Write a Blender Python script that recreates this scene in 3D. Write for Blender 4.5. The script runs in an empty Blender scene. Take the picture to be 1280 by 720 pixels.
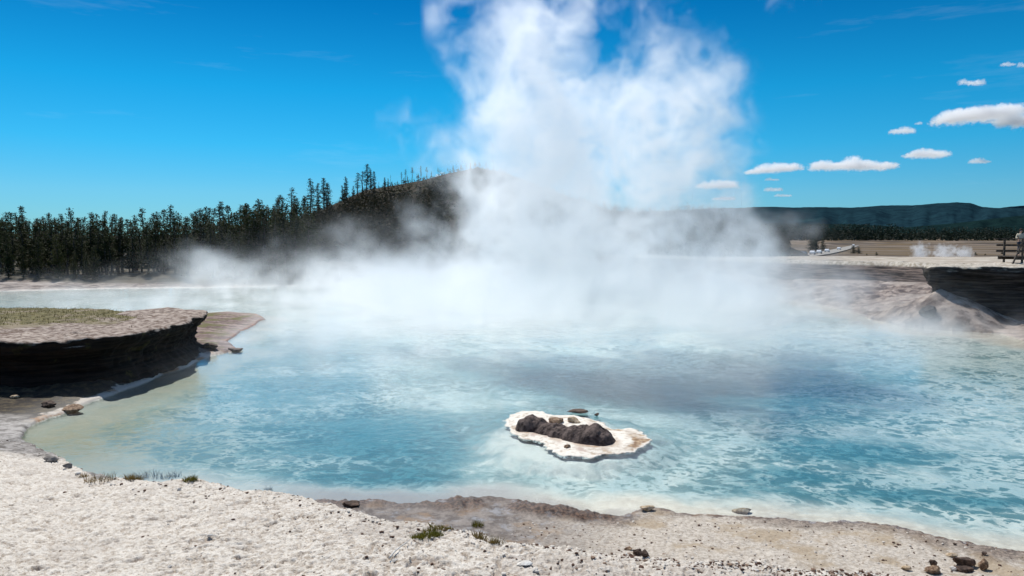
import bpy, bmesh, math, random, time
import numpy as np
from mathutils import Vector, Matrix
T0 = time.time()
scene = bpy.context.scene
COL = scene.collection
R = math.radians
rng = np.random.default_rng(7)
random.seed(11)

# ------------------------------------------------------------------ camera
F = 924.0
PITCH = math.atan(60 / F)
CAMZ = 5.0
cam = bpy.data.cameras.new('camera'); cam.sensor_width = 36; cam.lens = 36 * F / 1280
cam.clip_start = .05; cam.clip_end = 30000
cob = bpy.data.objects.new('camera', cam); COL.objects.link(cob)
cob.location = (0, 0, CAMZ); cob.rotation_euler = (math.pi / 2 - PITCH, 0, 0)
scene.camera = cob

def ray(px, py):
    dx, dz = (px - 640) / F, -(py - 360) / F
    c, s = math.cos(PITCH), math.sin(PITCH)
    return Vector((dx, c + dz * s, -s + dz * c))
def P(px, py, z=0.0):                       # where the sight line meets height z
    d = ray(px, py); t = (z - CAMZ) / d.z
    return (d.x * t, d.y * t, z)
def PD(px, py, D):                          # where the sight line is D metres ahead
    d = ray(px, py); t = D / d.y
    return Vector((d.x * t, D, CAMZ + d.z * t))

# ------------------------------------------------------------------ render + light
scene.view_settings.view_transform = 'Standard'; scene.view_settings.look = 'None'
scene.view_settings.exposure = 0; scene.view_settings.gamma = 1
cy = scene.cycles
cy.max_bounces = 12; cy.volume_bounces = 12; cy.transparent_max_bounces = 24
cy.diffuse_bounces = 2; cy.glossy_bounces = 3; cy.transmission_bounces = 4
cy.volume_step_rate = 2.5; cy.use_denoising = True; cy.caustics_reflective = False; cy.caustics_refractive = False
cy.sample_clamp_indirect = 8

SUN_EL, SUN_AZ = R(53), R(-26)
w = bpy.data.worlds.new("World"); scene.world = w; w.use_nodes = True
nt = w.node_tree; bg = nt.nodes['Background']
sky = nt.nodes.new('ShaderNodeTexSky'); sky.sky_type = 'NISHITA'; sky.sun_disc = False
sky.sun_elevation = SUN_EL; sky.sun_rotation = SUN_AZ
sky.altitude = 2200; sky.air_density = 1.0; sky.dust_density = 0.0; sky.ozone_density = 3.0
mulc = nt.nodes.new('ShaderNodeMix'); mulc.data_type = 'RGBA'; mulc.blend_type = 'MULTIPLY'; mulc.inputs[0].default_value = 1
tc = nt.nodes.new('ShaderNodeTexCoord'); sx = nt.nodes.new('ShaderNodeSeparateXYZ'); nt.links.new(tc.outputs['Generated'], sx.inputs[0])
cr = nt.nodes.new('ShaderNodeValToRGB'); cr.color_ramp.elements[0].position = .02; cr.color_ramp.elements[0].color = (.21, .43, .53, 1)
cr.color_ramp.elements[1].position = .55; cr.color_ramp.elements[1].color = (1.0, 1.05, 1.02, 1)
for p_, c_ in ((.06, (.205, .50, .60)), (.12, (.085, .565, .69)), (.19, (.030, .555, .70)), (.31, (.002, .36, .565)), (.42, (.10, .42, .58))):
    e_ = cr.color_ramp.elements.new(p_); e_.color = (*c_, 1)
nt.links.new(sx.outputs[2], cr.inputs[0]); nt.links.new(cr.outputs[0], mulc.inputs[7])
nt.links.new(sky.outputs[0], mulc.inputs[6])
hs = nt.nodes.new('ShaderNodeHueSaturation'); hs.inputs['Saturation'].default_value = 1.0
nt.links.new(mulc.outputs[2], hs.inputs['Color'])
# faint high cirrus streaks
mp = nt.nodes.new('ShaderNodeMapping'); mp.inputs['Scale'].default_value = (2, 2, 16)
mp.inputs['Rotation'].default_value = (0, R(5), 0)
nz = nt.nodes.new('ShaderNodeTexNoise'); nz.inputs['Scale'].default_value = 1.6; nz.inputs['Detail'].default_value = 6; nz.inputs['Roughness'].default_value = .62
nt.links.new(tc.outputs['Generated'], mp.inputs[0]); nt.links.new(mp.outputs[0], nz.inputs[0])
mr = nt.nodes.new('ShaderNodeMapRange'); mr.inputs[1].default_value = .60; mr.inputs[2].default_value = .85; mr.inputs[4].default_value = .10
nt.links.new(nz.outputs[0], mr.inputs[0])
mixc = nt.nodes.new('ShaderNodeMix'); mixc.data_type = 'RGBA'; mixc.inputs[7].default_value = (6.5, 7.6, 8.2, 1)
nt.links.new(mr.outputs[0], mixc.inputs[0]); nt.links.new(hs.outputs[0], mixc.inputs[6])
nt.links.new(mixc.outputs[2], bg.inputs[0]); bg.inputs[1].default_value = .15

sun = bpy.data.lights.new('sun', 'SUN'); sun.energy = 5.0; sun.angle = R(.53); sun.color = (1, .965, .9)
so = bpy.data.objects.new('sun', sun); COL.objects.link(so)
sdir = Vector((math.sin(SUN_AZ) * math.cos(SUN_EL), math.cos(SUN_AZ) * math.cos(SUN_EL), math.sin(SUN_EL)))
so.rotation_euler = sdir.to_track_quat('Z', 'Y').to_euler(); so.location = (0, 0, 60)

# ------------------------------------------------------------------ helpers
def link(name, me, mats=(), parent=None):
    o = bpy.data.objects.new(name, me); COL.objects.link(o)
    for m in (mats if isinstance(mats, (list, tuple)) else [mats]):
        me.materials.append(m)
    if parent: o.parent = parent
    return o
def tag(o, label=None, cat=None, group=None, kind=None):
    if label: o['label'] = label
    if cat: o['category'] = cat
    if group: o['group'] = group
    if kind: o['kind'] = kind
    return o
def empty(name, loc=(0, 0, 0), rz=0, **k):
    o = bpy.data.objects.new(name, None); COL.objects.link(o); o.location = loc; o.rotation_euler = (0, 0, rz)
    o.empty_display_size = .2
    return tag(o, **k)
def copy_tree(o, parent=None):
    c = o.copy(); COL.objects.link(c); c.parent = parent
    for ch in o.children: copy_tree(ch, c)
    return c
def mesh(name, v, f, smooth=True):
    me = bpy.data.meshes.new(name); me.from_pydata([tuple(a) for a in v], [], f); me.update()
    if smooth: me.polygons.foreach_set('use_smooth', [True] * len(me.polygons))
    return me
def quads_mesh(name, V, Q, smooth=True):    # numpy quads
    me = bpy.data.meshes.new(name)
    me.vertices.add(len(V)); me.vertices.foreach_set('co', np.asarray(V, np.float32).ravel())
    n = len(Q); me.loops.add(n * 4); me.polygons.add(n)
    me.loops.foreach_set('vertex_index', np.asarray(Q, np.int32).ravel())
    me.polygons.foreach_set('loop_start', np.arange(0, n * 4, 4, dtype=np.int32))
    me.polygons.foreach_set('loop_total', np.full(n, 4, np.int32))
    me.polygons.foreach_set('use_smooth', np.full(n, smooth, bool))
    me.update(calc_edges=True); return me
def grid_quads(nr, nc, wrap=False):
    i = np.arange(nr - 1)[:, None]; j = np.arange(nc if wrap else nc - 1)[None, :]
    a = i * nc + j; b = i * nc + (j + 1) % nc
    return np.stack([a, b, b + nc, a + nc], -1).reshape(-1, 4)
def attr(me, name, val):
    a = me.attributes.new(name, 'FLOAT', 'POINT'); a.data.foreach_set('value', np.asarray(val, np.float32).ravel())

_tab = rng.random((16, 256, 256)).astype(np.float32)
def vnoise(x, y, k=0):
    t = _tab[k % 16]
    xi = np.floor(x).astype(np.int64); yi = np.floor(y).astype(np.int64)
    fx = (x - xi).astype(np.float32); fy = (y - yi).astype(np.float32)
    fx = fx * fx * (3 - 2 * fx); fy = fy * fy * (3 - 2 * fy)
    a = t[xi & 255, yi & 255]; b = t[(xi + 1) & 255, yi & 255]; c = t[xi & 255, (yi + 1) & 255]; d = t[(xi + 1) & 255, (yi + 1) & 255]
    return (a + (b - a) * fx) * (1 - fy) + (c + (d - c) * fx) * fy
def fbm(x, y, f, o=4, k=0, rough=.5):
    s = 0; a = 1; tot = 0
    for i in range(o):
        ca, sa = math.cos(i * 1.1 + k), math.sin(i * 1.1 + k)
        s = s + a * (vnoise((x * ca - y * sa) * f + 17.3 * i, (x * sa + y * ca) * f + 5.1 * i, k + i) * 2 - 1)
        tot += a; a *= rough; f *= 2.03
    return s / tot
def sstep(a, b, x):
    t = np.clip((x - a) / (b - a), 0, 1); return t * t * (3 - 2 * t)
def seg_dist(x, y, pts, closed=True):
    d = np.full(x.shape, 1e9, np.float32); n = len(pts)
    for i in range(n if closed else n - 1):
        ax, ay = pts[i][:2]; bx, by = pts[(i + 1) % n][:2]
        vx, vy = bx - ax, by - ay; L = vx * vx + vy * vy + 1e-9
        t = np.clip(((x - ax) * vx + (y - ay) * vy) / L, 0, 1)
        d = np.minimum(d, (x - ax - t * vx) ** 2 + (y - ay - t * vy) ** 2)
    return np.sqrt(d)
def inside(x, y, pts):
    r = np.zeros(x.shape, bool); n = len(pts)
    for i in range(n):
        ax, ay = pts[i][:2]; bx, by = pts[(i + 1) % n][:2]
        if ay == by: continue
        c = (ay > y) != (by > y)
        r ^= c & (x < (bx - ax) * (y - ay) / (by - ay) + ax)
    return r
def sdist(x, y, pts):                        # negative inside
    d = seg_dist(x, y, pts); return np.where(inside(x, y, pts), -d, d)

# ------------------------------------------------------------------ node material helper
class NM:
    def __init__(s, name, disp=None):
        s.m = bpy.data.materials.new(name); s.m.use_nodes = True; s.t = s.m.node_tree; s.t.nodes.clear()
        s.out = s.t.nodes.new('ShaderNodeOutputMaterial')
        s._tc = None
    def n(s, typ, **k):
        nd = s.t.nodes.new(typ)
        for a, b in k.items(): setattr(nd, a, b)
        return nd
    def put(s, sock, v):
        if v is None: return
        if hasattr(v, 'is_output') or isinstance(v, bpy.types.NodeSocket): s.t.links.new(v, sock)
        elif isinstance(v, (tuple, list)) and len(v) == 3 and sock.type == 'RGBA': sock.default_value = (*v, 1)
        else: sock.default_value = v
    def coord(s):
        if not s._tc: s._tc = s.n('ShaderNodeTexCoord')
        return s._tc.outputs['Object']
    def scaled(s, sc, src=None):
        mpn = s.n('ShaderNodeMapping'); s.put(mpn.inputs[0], src or s.coord()); mpn.inputs['Scale'].default_value = sc
        return mpn.outputs[0]
    def noise(s, scale, detail=5, rough=.55, vec=None, dist=0, col=False):
        n = s.n('ShaderNodeTexNoise'); s.put(n.inputs['Vector'], vec or s.coord())
        n.inputs['Scale'].default_value = scale; n.inputs['Detail'].default_value = detail
        n.inputs['Roughness'].default_value = rough; n.inputs['Distortion'].default_value = dist
        return n.outputs[1 if col else 0]
    def vor(s, scale, vec=None, feature='F1', out=0, rand=1):
        n = s.n('ShaderNodeTexVoronoi', feature=feature); s.put(n.inputs['Vector'], vec or s.coord()); n.inputs['Scale'].default_value = scale
        n.inputs['Randomness'].default_value = rand
        return n.outputs[out]
    def ramp(s, v, a, b, lo=0., hi=1., smooth=True):
        n = s.n('ShaderNodeMapRange', interpolation_type='SMOOTHSTEP' if smooth else 'LINEAR')
        s.put(n.inputs[0], v)
        for i, q in ((1, a), (2, b), (3, lo), (4, hi)): s.put(n.inputs[i], q)
        return n.outputs[0]
    def math(s, op, a, b=None, clamp=False):
        n = s.n('ShaderNodeMath', operation=op, use_clamp=clamp); s.put(n.inputs[0], a); s.put(n.inputs[1], b); return n.outputs[0]
    def mix(s, f, a, b, mode='MIX'):
        n = s.n('ShaderNodeMix', data_type='RGBA', blend_type=mode); s.put(n.inputs[0], f); s.put(n.inputs[6], a); s.put(n.inputs[7], b); return n.outputs[2]
    def attr(s, name):
        n = s.n('ShaderNodeAttribute', attribute_name=name); return n.outputs['Fac']
    def bump(s, h, strength=.5, dist=.02, normal=None):
        n = s.n('ShaderNodeBump'); s.put(n.inputs['Height'], h); n.inputs['Strength'].default_value = strength; n.inputs['Distance'].default_value = dist
        if normal: s.put(n.inputs['Normal'], normal)
        return n.outputs[0]
    def pbr(s, color, rough=.9, normal=None, spec=.3, **k):
        n = s.n('ShaderNodeBsdfPrincipled'); s.put(n.inputs['Base Color'], color); s.put(n.inputs['Roughness'], rough)
        s.put(n.inputs['Specular IOR Level'], spec)
        if normal: s.put(n.inputs['Normal'], normal)
        for a, b in k.items(): s.put(n.inputs[a], b)
        s.t.links.new(n.outputs[0], s.out.inputs[0]); return n
    def surf(s, sh): s.t.links.new(sh, s.out.inputs[0])

def simple(name, c1, c2, scale=6, rough=.85, bump=.4, bd=.02, spec=.25):
    m = NM(name); n = m.noise(scale, 6, .6)
    m.pbr(m.mix(m.ramp(n, .35, .65), c1, c2), rough, m.bump(m.noise(scale * 3, 6, .65), bump, bd), spec)
    return m.m

# ------------------------------------------------------------------ layout of the place
def xy(px, py, z=0): p = P(px, py, z); return (p[0], p[1])
def dxy(px, D): return ((px - 640) / F * D, D)
SHORE = [xy(*q) for q in ((1280, 692), )] + [(13, 10.6), (20, 11.2), (28, 17), (33, 26), (32, 33), (28, 36)] + \
    [xy(*q) for q in ((1280, 427), (1252, 417), (1190, 414), (1125, 409), (1095, 400), (1060, 388), (1000, 377), (900, 365), (800, 357), (700, 352), (600, 351),
                      (500, 352), (400, 356), (300, 359), (130, 361), (0, 364), (-120, 368))] + \
    [(-78, 58), (-60, 45), (-45, 41), (-30, 42)] + \
    [xy(*q) for q in ((285, 390), (322, 393), (330, 399), (318, 408), (300, 414), (284, 428), (299, 438), (262, 445), (240, 456), (205, 468), (190, 476), (150, 490),
                      (120, 500), (90, 513), (60, 522), (40, 531), (27, 548), (40, 562), (60, 575), (110, 592), (180, 607), (280, 620), (400, 628), (440, 633), (470, 629),
                      (500, 634), (545, 633), (580, 629), (612, 625), (645, 629), (662, 635), (700, 640), (750, 649), (772, 649), (790, 642), (805, 634), (828, 637), (850, 643),
                      (905, 645), (960, 648), (1020, 656), (1060, 655), (1120, 662), (1180, 677), (1230, 686))]
PENI = [dxy(-80, 23.4), dxy(-16, 23.2), dxy(66, 23.6), dxy(138, 24.8), dxy(190, 26.9), dxy(220, 28.8), dxy(236, 30.6), dxy(244, 31.6), (-14.1, 33.2), (-16.4, 34.6), (-19.5, 35.7), (-26, 37), (-45, 38), (-60, 34), (-55, 22), (-22, 21.5)]
RPLAT = [dxy(1163, 44.3), dxy(1172, 43.4), dxy(1200, 43.2), dxy(1240, 42.6), dxy(1285, 42.4), (36, 42), (60, 39), (70, 50), (36, 49.5), dxy(1250, 48.9), dxy(1205, 48), dxy(1172, 46.4)]
FRIM = [(75, 58), (42, 58), dxy(1262, 58), dxy(1200, 61), dxy(1160, 63.4), dxy(1120, 66), dxy(1080, 68), dxy(1040, 70), dxy(1000, 73), dxy(940, 79), dxy(900, 84), dxy(800, 96), dxy(700, 103), dxy(600, 103),
        dxy(500, 104), dxy(400, 98), dxy(300, 92), dxy(130, 86), dxy(0, 84), (-75, 82), (-110, 70), (-130, 20), (-100, -120), (100, -120), (110, 30)]
CREST = np.array([(-700, 19, 2.0), (-300, 20, .3), (0, 18.0, .02), (30, 17.3, .15), (60, 14.5, .7), (85, 12.6, 1.1), (110, 11, 1.43), (170, 10.5, 1.6), (240, 10, 1.75), (330, 8.5, 2.1), (420, 7.3, 2.38), (560, 6.4, 2.54), (640, 6, 2.61),
                  (760, 5.6, 2.68), (900, 5.3, 2.75), (1000, 5.1, 2.79), (1100, 4.9, 2.82), (1200, 4.7, 2.84), (1500, 4.2, 2.9), (2400, 3.0, 3.0)])

def height(x, y):
    """terrain height and its masks"""
    x = x.astype(np.float64); y = y.astype(np.float64)
    r = np.hypot(x, y)
    warp = .35 * fbm(x, y, .45, 3, 1) + .10 * fbm(x, y, 2.2, 3, 2)
    sd = sdist(x + .0 * warp, y, SHORE)
    near = sstep(40, 15, r)
    sd = sd + warp * (.35 + .65 * sstep(20, 45, r)) + .05 * fbm(x, y, 7, 3, 5) * near
    # ---- bed
    dep = np.clip(-sd, 0, None)
    bed = -(.05 + .085 * dep ** .8) ; bed = np.maximum(bed, -1.1) + .05 * fbm(x, y, 1.3, 4, 3) * np.clip(dep, 0, 1) - .03 * np.clip(dep * 6, 0, 1)
    di = np.hypot((x - 1.5) / 2.6, (y - 18.9) / 3.2); bed = np.maximum(bed, -.10 - .9 * np.clip(di - .75 + .15 * fbm(x, y, 1.2, 3, 2), 0, 9))
    # ---- shelf all around the water
    out = np.clip(sd, 0, None)
    lip = sstep(0, .10, sd)
    shelf = .05 * lip + .075 * np.minimum(out, 3.5) + .02 * fbm(x, y, 1.6, 4, 4) * np.clip(out, 0, 1)
    shelf += near * (.012 * fbm(x, y, 14, 4, 6) + .02 * np.abs(fbm(x, y, 5, 3, 7)))
    lw = sstep(-4.4, -3.2, x) * (.35 + .65 * sstep(2.2, 1.2, x)) * (y < 18) * (y > 8); ln = fbm(x, y, 1.1, 3, 12)
    ledge = lw * sstep(.0, .07, sd) * sstep(.62 + .5 * ln, .22 + .3 * ln, sd) * (.5 + .9 * np.clip(ln + .3, 0, 1))
    shelf = shelf + ledge * (.075 + .05 * fbm(x, y, 8, 4, 14))
    # ---- near bank
    az = np.where(y > .5, x / np.maximum(y, .5), np.sign(x) * 3) * F + 640
    yc = np.interp(az, CREST[:, 0], CREST[:, 1]); zc = np.interp(az, CREST[:, 0], CREST[:, 2])
    cw = .16 * fbm(x, y, .9, 3, 8) + .10 * fbm(x, y, 3.2, 3, 9)
    yy = y + cw * np.clip(yc / 8, .5, 1.3)
    t = np.clip(yy / yc, 0, 1)
    bank = 3.4 - (3.4 - zc) * t ** 1.05
    bank = bank - np.clip(yy - yc, 0, None) * 1.6 - .10 * sstep(-.5, 0, yy - yc)*(zc > 1)
    l1 = fbm(x, y * 1.0, 4.5, 3, 10); l2 = fbm(x + .35 * y, y * 1.7 - .5 * x, 15, 4, 11, .6); l3 = fbm(x + .3 * y, y * 1.6 - .4 * x, 34, 3, 12, .6)
    l4 = fbm(x + .3 * y, y * 1.5 - .3 * x, 60, 2, 3, .6); lump = .016 * l1 + .008 * np.clip(l2 + .35, 0, 1) ** .8 + .0085 * l3 + .006 * l4
    pit = sstep(.30, .48, fbm(x, y, 8, 4, 13, .6)) * .018 + sstep(.30, .45, fbm(x + .3 * y, y * 1.5, 24, 3, 15)) * .016
    flat = sstep(.15, .8, bank)
    M_pit = np.clip(pit * 45, 0, 1)
    bank = bank + (lump - pit) * (.35 + .65 * flat) * sstep(30, 15, r) * 1.25 + .05 * fbm(x, y, .7, 3, 14)
    mb = bank > shelf
    z = np.maximum(bank, shelf)
    m_bank = sstep(-.03, .10, bank - shelf)
    # ---- far plateau and debris slope (beyond the pool)
    df = sdist(x, y, FRIM) + 1.0 * fbm(x, y, .16, 3, 2) + .35 * fbm(x, y, .9, 3, 3)    # negative = inside the basin
    zf = 1.0 + 2.05 * sstep(-12, 14, x) + .12 * fbm(x, y, .12, 3, 5)
    rr = np.clip(out / np.maximum(out + np.clip(-df, 0, None), .01), 0, 1)
    rough_s = fbm(x, y, .35, 5, 6, .6)
    right = sstep(-5, 14, x)
    prof = (.66 * rr ** .9 + .34 * sstep(.90, 1.0, rr)) * right + (rr ** 1.2) * (1 - right)
    slope = zf * prof + right * (.75 * rough_s * rr * (1 - rr) * 2.2 + .25 * np.abs(fbm(x, y, 1.2, 3, 9)) * (rr > .03))
    zout = zf.copy()
    # valley and meadow behind the flat strip
    val = np.interp(y, [0, 86, 100, 140, 300, 600, 1000, 1600, 6000], [0, 0, -1.2, -2.6, -5.2, -4.2, 1.0, 18, 25])
    zout = zout + np.where(y > 86, val * sstep(-30, 10, x) + (1 - sstep(-30, 10, x)) * np.interp(y, [86, 200, 600, 6000], [0, 2, 4, 20]), 0)
    zout += .25 * fbm(x, y, .03, 4, 7) * sstep(95, 140, y)
    farz = np.where(df > 0, zout, slope)
    farside = (y > 33) & (sd > 0) | (np.abs(x) > 60)
    farside &= ~((x < -12.2) & (y < 52) & (x > -62))
    z = np.where(farside, np.maximum(farz * sstep(33, 38, np.where(x > 0, y, 99)), shelf * .8), z)
    # debris cone at the cliff corner
    cx, cyy = dxy(1175, 43.6)
    rc = np.hypot((x - cx) * .80, (y - cyy)) * (1 + .15 * fbm(x, y, .8, 3, 2))
    cone = np.minimum(2.15 - .52 * rc, .05 + .75 * np.clip(out, 0, 9)) + .07 * fbm(x, y, 2.5, 4, 3) * np.clip(out, 0, 1)
    z = np.where((sd > 0) & (y > 30) & (x > 0), np.maximum(z, cone), z)
    # ---- left peninsula
    dp = sdist(x, y, PENI) + .15 * fbm(x, y, .8, 3, 4) + 1.15
    pen = 1.78 + .10 * fbm(x, y, .35, 4, 5) + .05 * fbm(x, y, 2.5, 4, 6) - .06 * sstep(-3, 0, dp) + .035*np.abs(fbm(x, y, 6, 3, 9))
    kp = sstep(.25, -.05, dp)
    z = np.where(kp > 0, z * (1 - kp) + pen * kp, z)
    talus = .30 * sstep(2.9, .9, dp) * (.6 + .6 * fbm(x, y, 1.6, 4, 7)) * (y < 33) * (x < -10)
    z = z + np.where(dp > 0, talus * sstep(0, .8, out), 0)
    # ---- right plateau
    dr = sdist(x, y, RPLAT) + .2 * fbm(x, y, .6, 3, 8) + 1.35
    rp = 3.42 + .10 * fbm(x, y, .3, 3, 9) + .04 * fbm(x, y, 2, 3, 1) - .10 * sstep(-1.5, 0, dr)
    kr = sstep(.3, -.05, dr)
    z = np.where(kr > 0, z * (1 - kr) + rp * kr, z)
    inlet = (x > 26) & (y > 46) & (dr > 0) & (df < 0)
    z = np.where(inlet, np.minimum(z, .6 + .4 * rr * zf), z)
    land = sd > 0
    z = np.where(land, z, bed)
    z = np.where((~land) & (kp > 0), pen * kp + bed * (1 - kp), z)
    M = {}
    M['shore'] = sd; M['pit'] = M_pit
    M['ledge'] = np.clip(ledge * 1.4, 0, 1)
    M['bank'] = m_bank * (y < 22) * (sd > 0)
    M['pen'] = kp
    M['rim'] = np.where((df > 0) | (kr > .5), 1., 0.)
    M['slope'] = np.where(farside & (df < 0), 1., 0.)
    M['meadow'] = sstep(90, 105, y) * (x > -15)
    M['forest'] = sstep(78.5, 81.5, y + 1.5 * fbm(x, y, .3, 3, 3)) * sstep(-10, -24, x)
    # deep zones of the pool, in world coordinates
    deep = 0 * x
    for (px, py, rx, ry, s) in ((560, 525, 7.0, 5.0, 1.15), (470, 585, 3.0, 1.7, 1.1), (380, 470, 4, 6, .8), (620, 575, 1.8, 1.0, .5), (900, 480, 8, 6, .55), (400, 430, 6, 9, .9), (840, 460, 5, 5, .8), (1060, 540, 3.5, 2.5, .8),
                                (990, 580, 2.8, 1.4, .75), (1130, 600, 2.5, .9, .8), (1230, 610, 2.2, .7, .8), (300, 560, 1.2, 1.5, .25), (1000, 440, 8, 6, .6), (930, 600, 2.2, 1.1, .65), (760, 465, 6, 4.5, .85), (640, 450, 7, 6, .9), (880, 470, 6, 5, 1.1), (700, 500, 3, 2, .7), (350, 590, 1.6, 1.2, .7)):
        c = P(px, py)
        deep = np.maximum(deep, s * np.exp(-(((x - c[0]) / rx) ** 2 + ((y - c[1]) / ry) ** 2)))
    M['deep'] = deep
    c = P(90, 555); M['olive'] = np.exp(-(((x - c[0]) / 3.2) ** 2 + ((y - c[1]) / 4.5) ** 2)) + .8*np.exp(-(((x + 12) / 1.6) ** 2 + ((y - 27) / 5.0) ** 2))
    c = P(30, 480); M['wet'] = np.clip(sstep(5.4, 3.6, dp + .8 * fbm(x, y, 1.3, 3, 5)) * (x < -11.3) * (y > 19.4) * (y < 33) * 1.2 * sstep(19.2, 20.6, y + .35 * fbm(x, y, 1.2, 3, 2)), 0, 1)
    return z, M

# ------------------------------------------------------------------ ground sheet
def build_ground():
    a_d = np.linspace(R(-38), R(38), 1150)
    a_c = np.concatenate([np.linspace(R(38), R(322), 60)[1:-1]])
    az = np.concatenate([a_d, a_c])
    rr = [0.4, .8, 1.2, 1.6, 2.0, 2.4, 2.7, 2.9]
    q = 3.0
    while q < 11.2: rr.append(q); q += .0165 if q < 7 else .024
    while q < 30: rr.append(q); q *= 1.0040
    while q < 112: rr.append(q); q *= 1.0050
    while q < 9000: rr.append(q); q *= 1.02
    rr = np.array(rr)
    A, RR = np.meshgrid(az, rr)
    X = np.sin(A) * RR; Y = np.cos(A) * RR
    Z, M = height(X.ravel(), Y.ravel())
    V = np.stack([X.ravel(), Y.ravel(), Z], -1)
    Q = grid_quads(len(rr), len(az), True)
    Q = Q[:, ::-1]
    me = quads_mesh('ground', V, Q)
    for k, v in M.items(): attr(me, k, v)
    return me

def ground_material():
    m = NM('ground'); A = {k: m.attr(k) for k in ('shore', 'bank', 'pen', 'rim', 'slope', 'meadow', 'forest', 'deep', 'olive', 'wet', 'ledge', 'pit')}
    n1 = m.noise(.9, 6, .6); n2 = m.noise(4, 6, .65); n3 = m.noise(16, 6, .7); n4 = m.noise(60, 4, .7); n0 = m.noise(.25, 4, .5)
    sep = m.n('ShaderNodeSeparateXYZ'); m.put(sep.inputs[0], m.coord()); X, Y, Z = sep.outputs
    # crusty white bank
    white = m.mix(m.ramp(n3, .34, .58), (.41, .345, .275), (.68, .625, .545))
    white = m.mix(m.ramp(n4, .30, .44, .75, 0.), white, (.16, .11, .08))
    speck = m.ramp(m.noise(28, 3, .6, m.scaled((1, 1.6, 1))), .64, .70)
    white = m.mix(m.math('MULTIPLY', speck, .75), white, (.12, .075, .05))
    white = m.mix(m.math('MULTIPLY', A['pit'], .62), white, (.20, .135, .095))
    mpf = m.n('ShaderNodeMapping'); m.put(mpf.inputs[0], m.coord()); mpf.inputs['Rotation'].default_value = (0, 0, math.radians(-28)); mpf.inputs['Scale'].default_value = (1, 2.4, 1)
    fk = m.ramp(m.noise(22, 5, .65, mpf.outputs[0]), m.ramp(X, -7, 3, .63, .545), m.ramp(X, -7, 3, .68, .61))
    white = m.mix(m.math('MULTIPLY', fk, .8), white, m.mix(m.ramp(n2, .4, .6), (.14, .09, .06), (.27, .20, .15)))
    white = m.mix(m.math('MULTIPLY', m.ramp(n1, .48, .66), .45), white, (.40, .35, .30))
    # wet / dry shelf by the water
    shelf_dry = m.mix(m.ramp(n3, .35, .65), (.34, .285, .225), (.59, .53, .45)); shelf_dry = m.mix(m.ramp(n4, .32, .46, .7, 0), shelf_dry, (.14, .10, .075))
    shelf_dry = m.mix(m.math('MULTIPLY', m.ramp(n1, .50, .62), .65), shelf_dry, (.32, .235, .14))
    shelf_wet = m.mix(m.ramp(n2, .40, .60), (.06, .04, .032), (.20, .165, .14)); shelf_wet = m.mix(m.math('MULTIPLY', m.ramp(m.noise(1.4, 5, .6), .52, .62), .8), shelf_wet, (.20, .115, .05)); shelf_wet = m.mix(m.ramp(n3, .56, .66, 0, .6), shelf_wet, (.035, .022, .018))
    edge = m.math('ADD', A['shore'], m.math('MULTIPLY', m.math('SUBTRACT', n2, .5), .9))
    xr = m.ramp(X, -2.5, 3.0)
    wetf = m.ramp(edge, m.math('MULTIPLY', m.math('SUBTRACT', 1.2, xr), 1.5), .05)
    wetf = m.math('MAXIMUM', wetf, m.math('MULTIPLY', m.math('MULTIPLY', m.ramp(X, 2.2, -.5), m.ramp(X, -8, -5)), .9))
    shelf = m.mix(wetf, shelf_dry, shelf_wet)
    shelf = m.mix(m.math('MULTIPLY', m.ramp(edge, .22, .02), m.math('MULTIPLY', xr, .6)), shelf, (.17, .10, .06))
    shelf = m.mix(A['ledge'], shelf, m.mix(m.ramp(n3, .4, .65), (.035, .02, .015), (.17, .10, .065)))
    shelf = m.mix(m.math('MULTIPLY', m.math('MULTIPLY', m.ramp(m.noise(2.2, 6, .7), .53, .62), wetf), .55), shelf, (.34, .35, .37))  # mottled blue-grey: sheen of the wet shelf painted into its colour
    leftf = m.ramp(X, -6, -9)
    grey = m.mix(m.ramp(n2, .35, .65), (.13, .115, .10), (.40, .38, .35))
    shelf = m.mix(leftf, shelf, grey)
    # left talus: dark
    shelf = m.mix(A['wet'], shelf, m.mix(m.ramp(n2, .4, .7), (.025, .018, .012), (.10, .075, .04)))
    # crust line of light sinter and orange by the left water edge
    rimline = m.math('MULTIPLY', m.math('MULTIPLY', m.ramp(m.math('ADD', edge, m.math('MULTIPLY', m.math('SUBTRACT', n1, .5), .8)), .36, .20), m.ramp(X, -9, -10.5)), m.ramp(Y, 19.2, 20.2))
    shelf = m.mix(rimline, shelf, m.mix(m.ramp(n1, .45, .6), (.46, .41, .35), (.30, .15, .06)))
    base = m.mix(A['bank'], shelf, white)
    gb = m.math('MULTIPLY', m.ramp(m.math('ADD', edge, m.math('MULTIPLY', m.math('SUBTRACT', n1, .5), 1.2)), 1.7, 1.0), leftf)
    base = m.mix(m.math('MULTIPLY', gb, m.ramp(rimline, 1, 0)), base, m.mix(m.ramp(n2, .36, .62), (.10, .085, .07), (.36, .33, .30)))
    base = m.mix(m.math('MULTIPLY', A['wet'], m.ramp(rimline, 1, 0)), base, m.mix(m.ramp(n2, .42, .7), (.015, .010, .007), (.10, .075, .04)))
    # spit: rusty low terraces
    spitf = m.math('MULTIPLY', m.ramp(Y, 31.5, 33), m.ramp(X, -10, -11.5))
    spitf = m.math('MULTIPLY', spitf, m.ramp(Y, 62, 55))
    band = m.noise(1.0, 5, .6, m.scaled((.25, 1.6, 1)))
    spit = m.mix(m.ramp(m.math('ADD', m.math('MULTIPLY', band, .5), m.math('MULTIPLY', n2, .5)), .42, .58), (.10, .055, .042), (.30, .22, .18)); spit = m.mix(m.ramp(n1, .50, .6), spit, (.12, .105, .03)); spit = m.mix(m.math('MULTIPLY', m.ramp(edge, .5, .1), m.ramp(n1, .45, .6)), spit, (.30, .15, .09))
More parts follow.
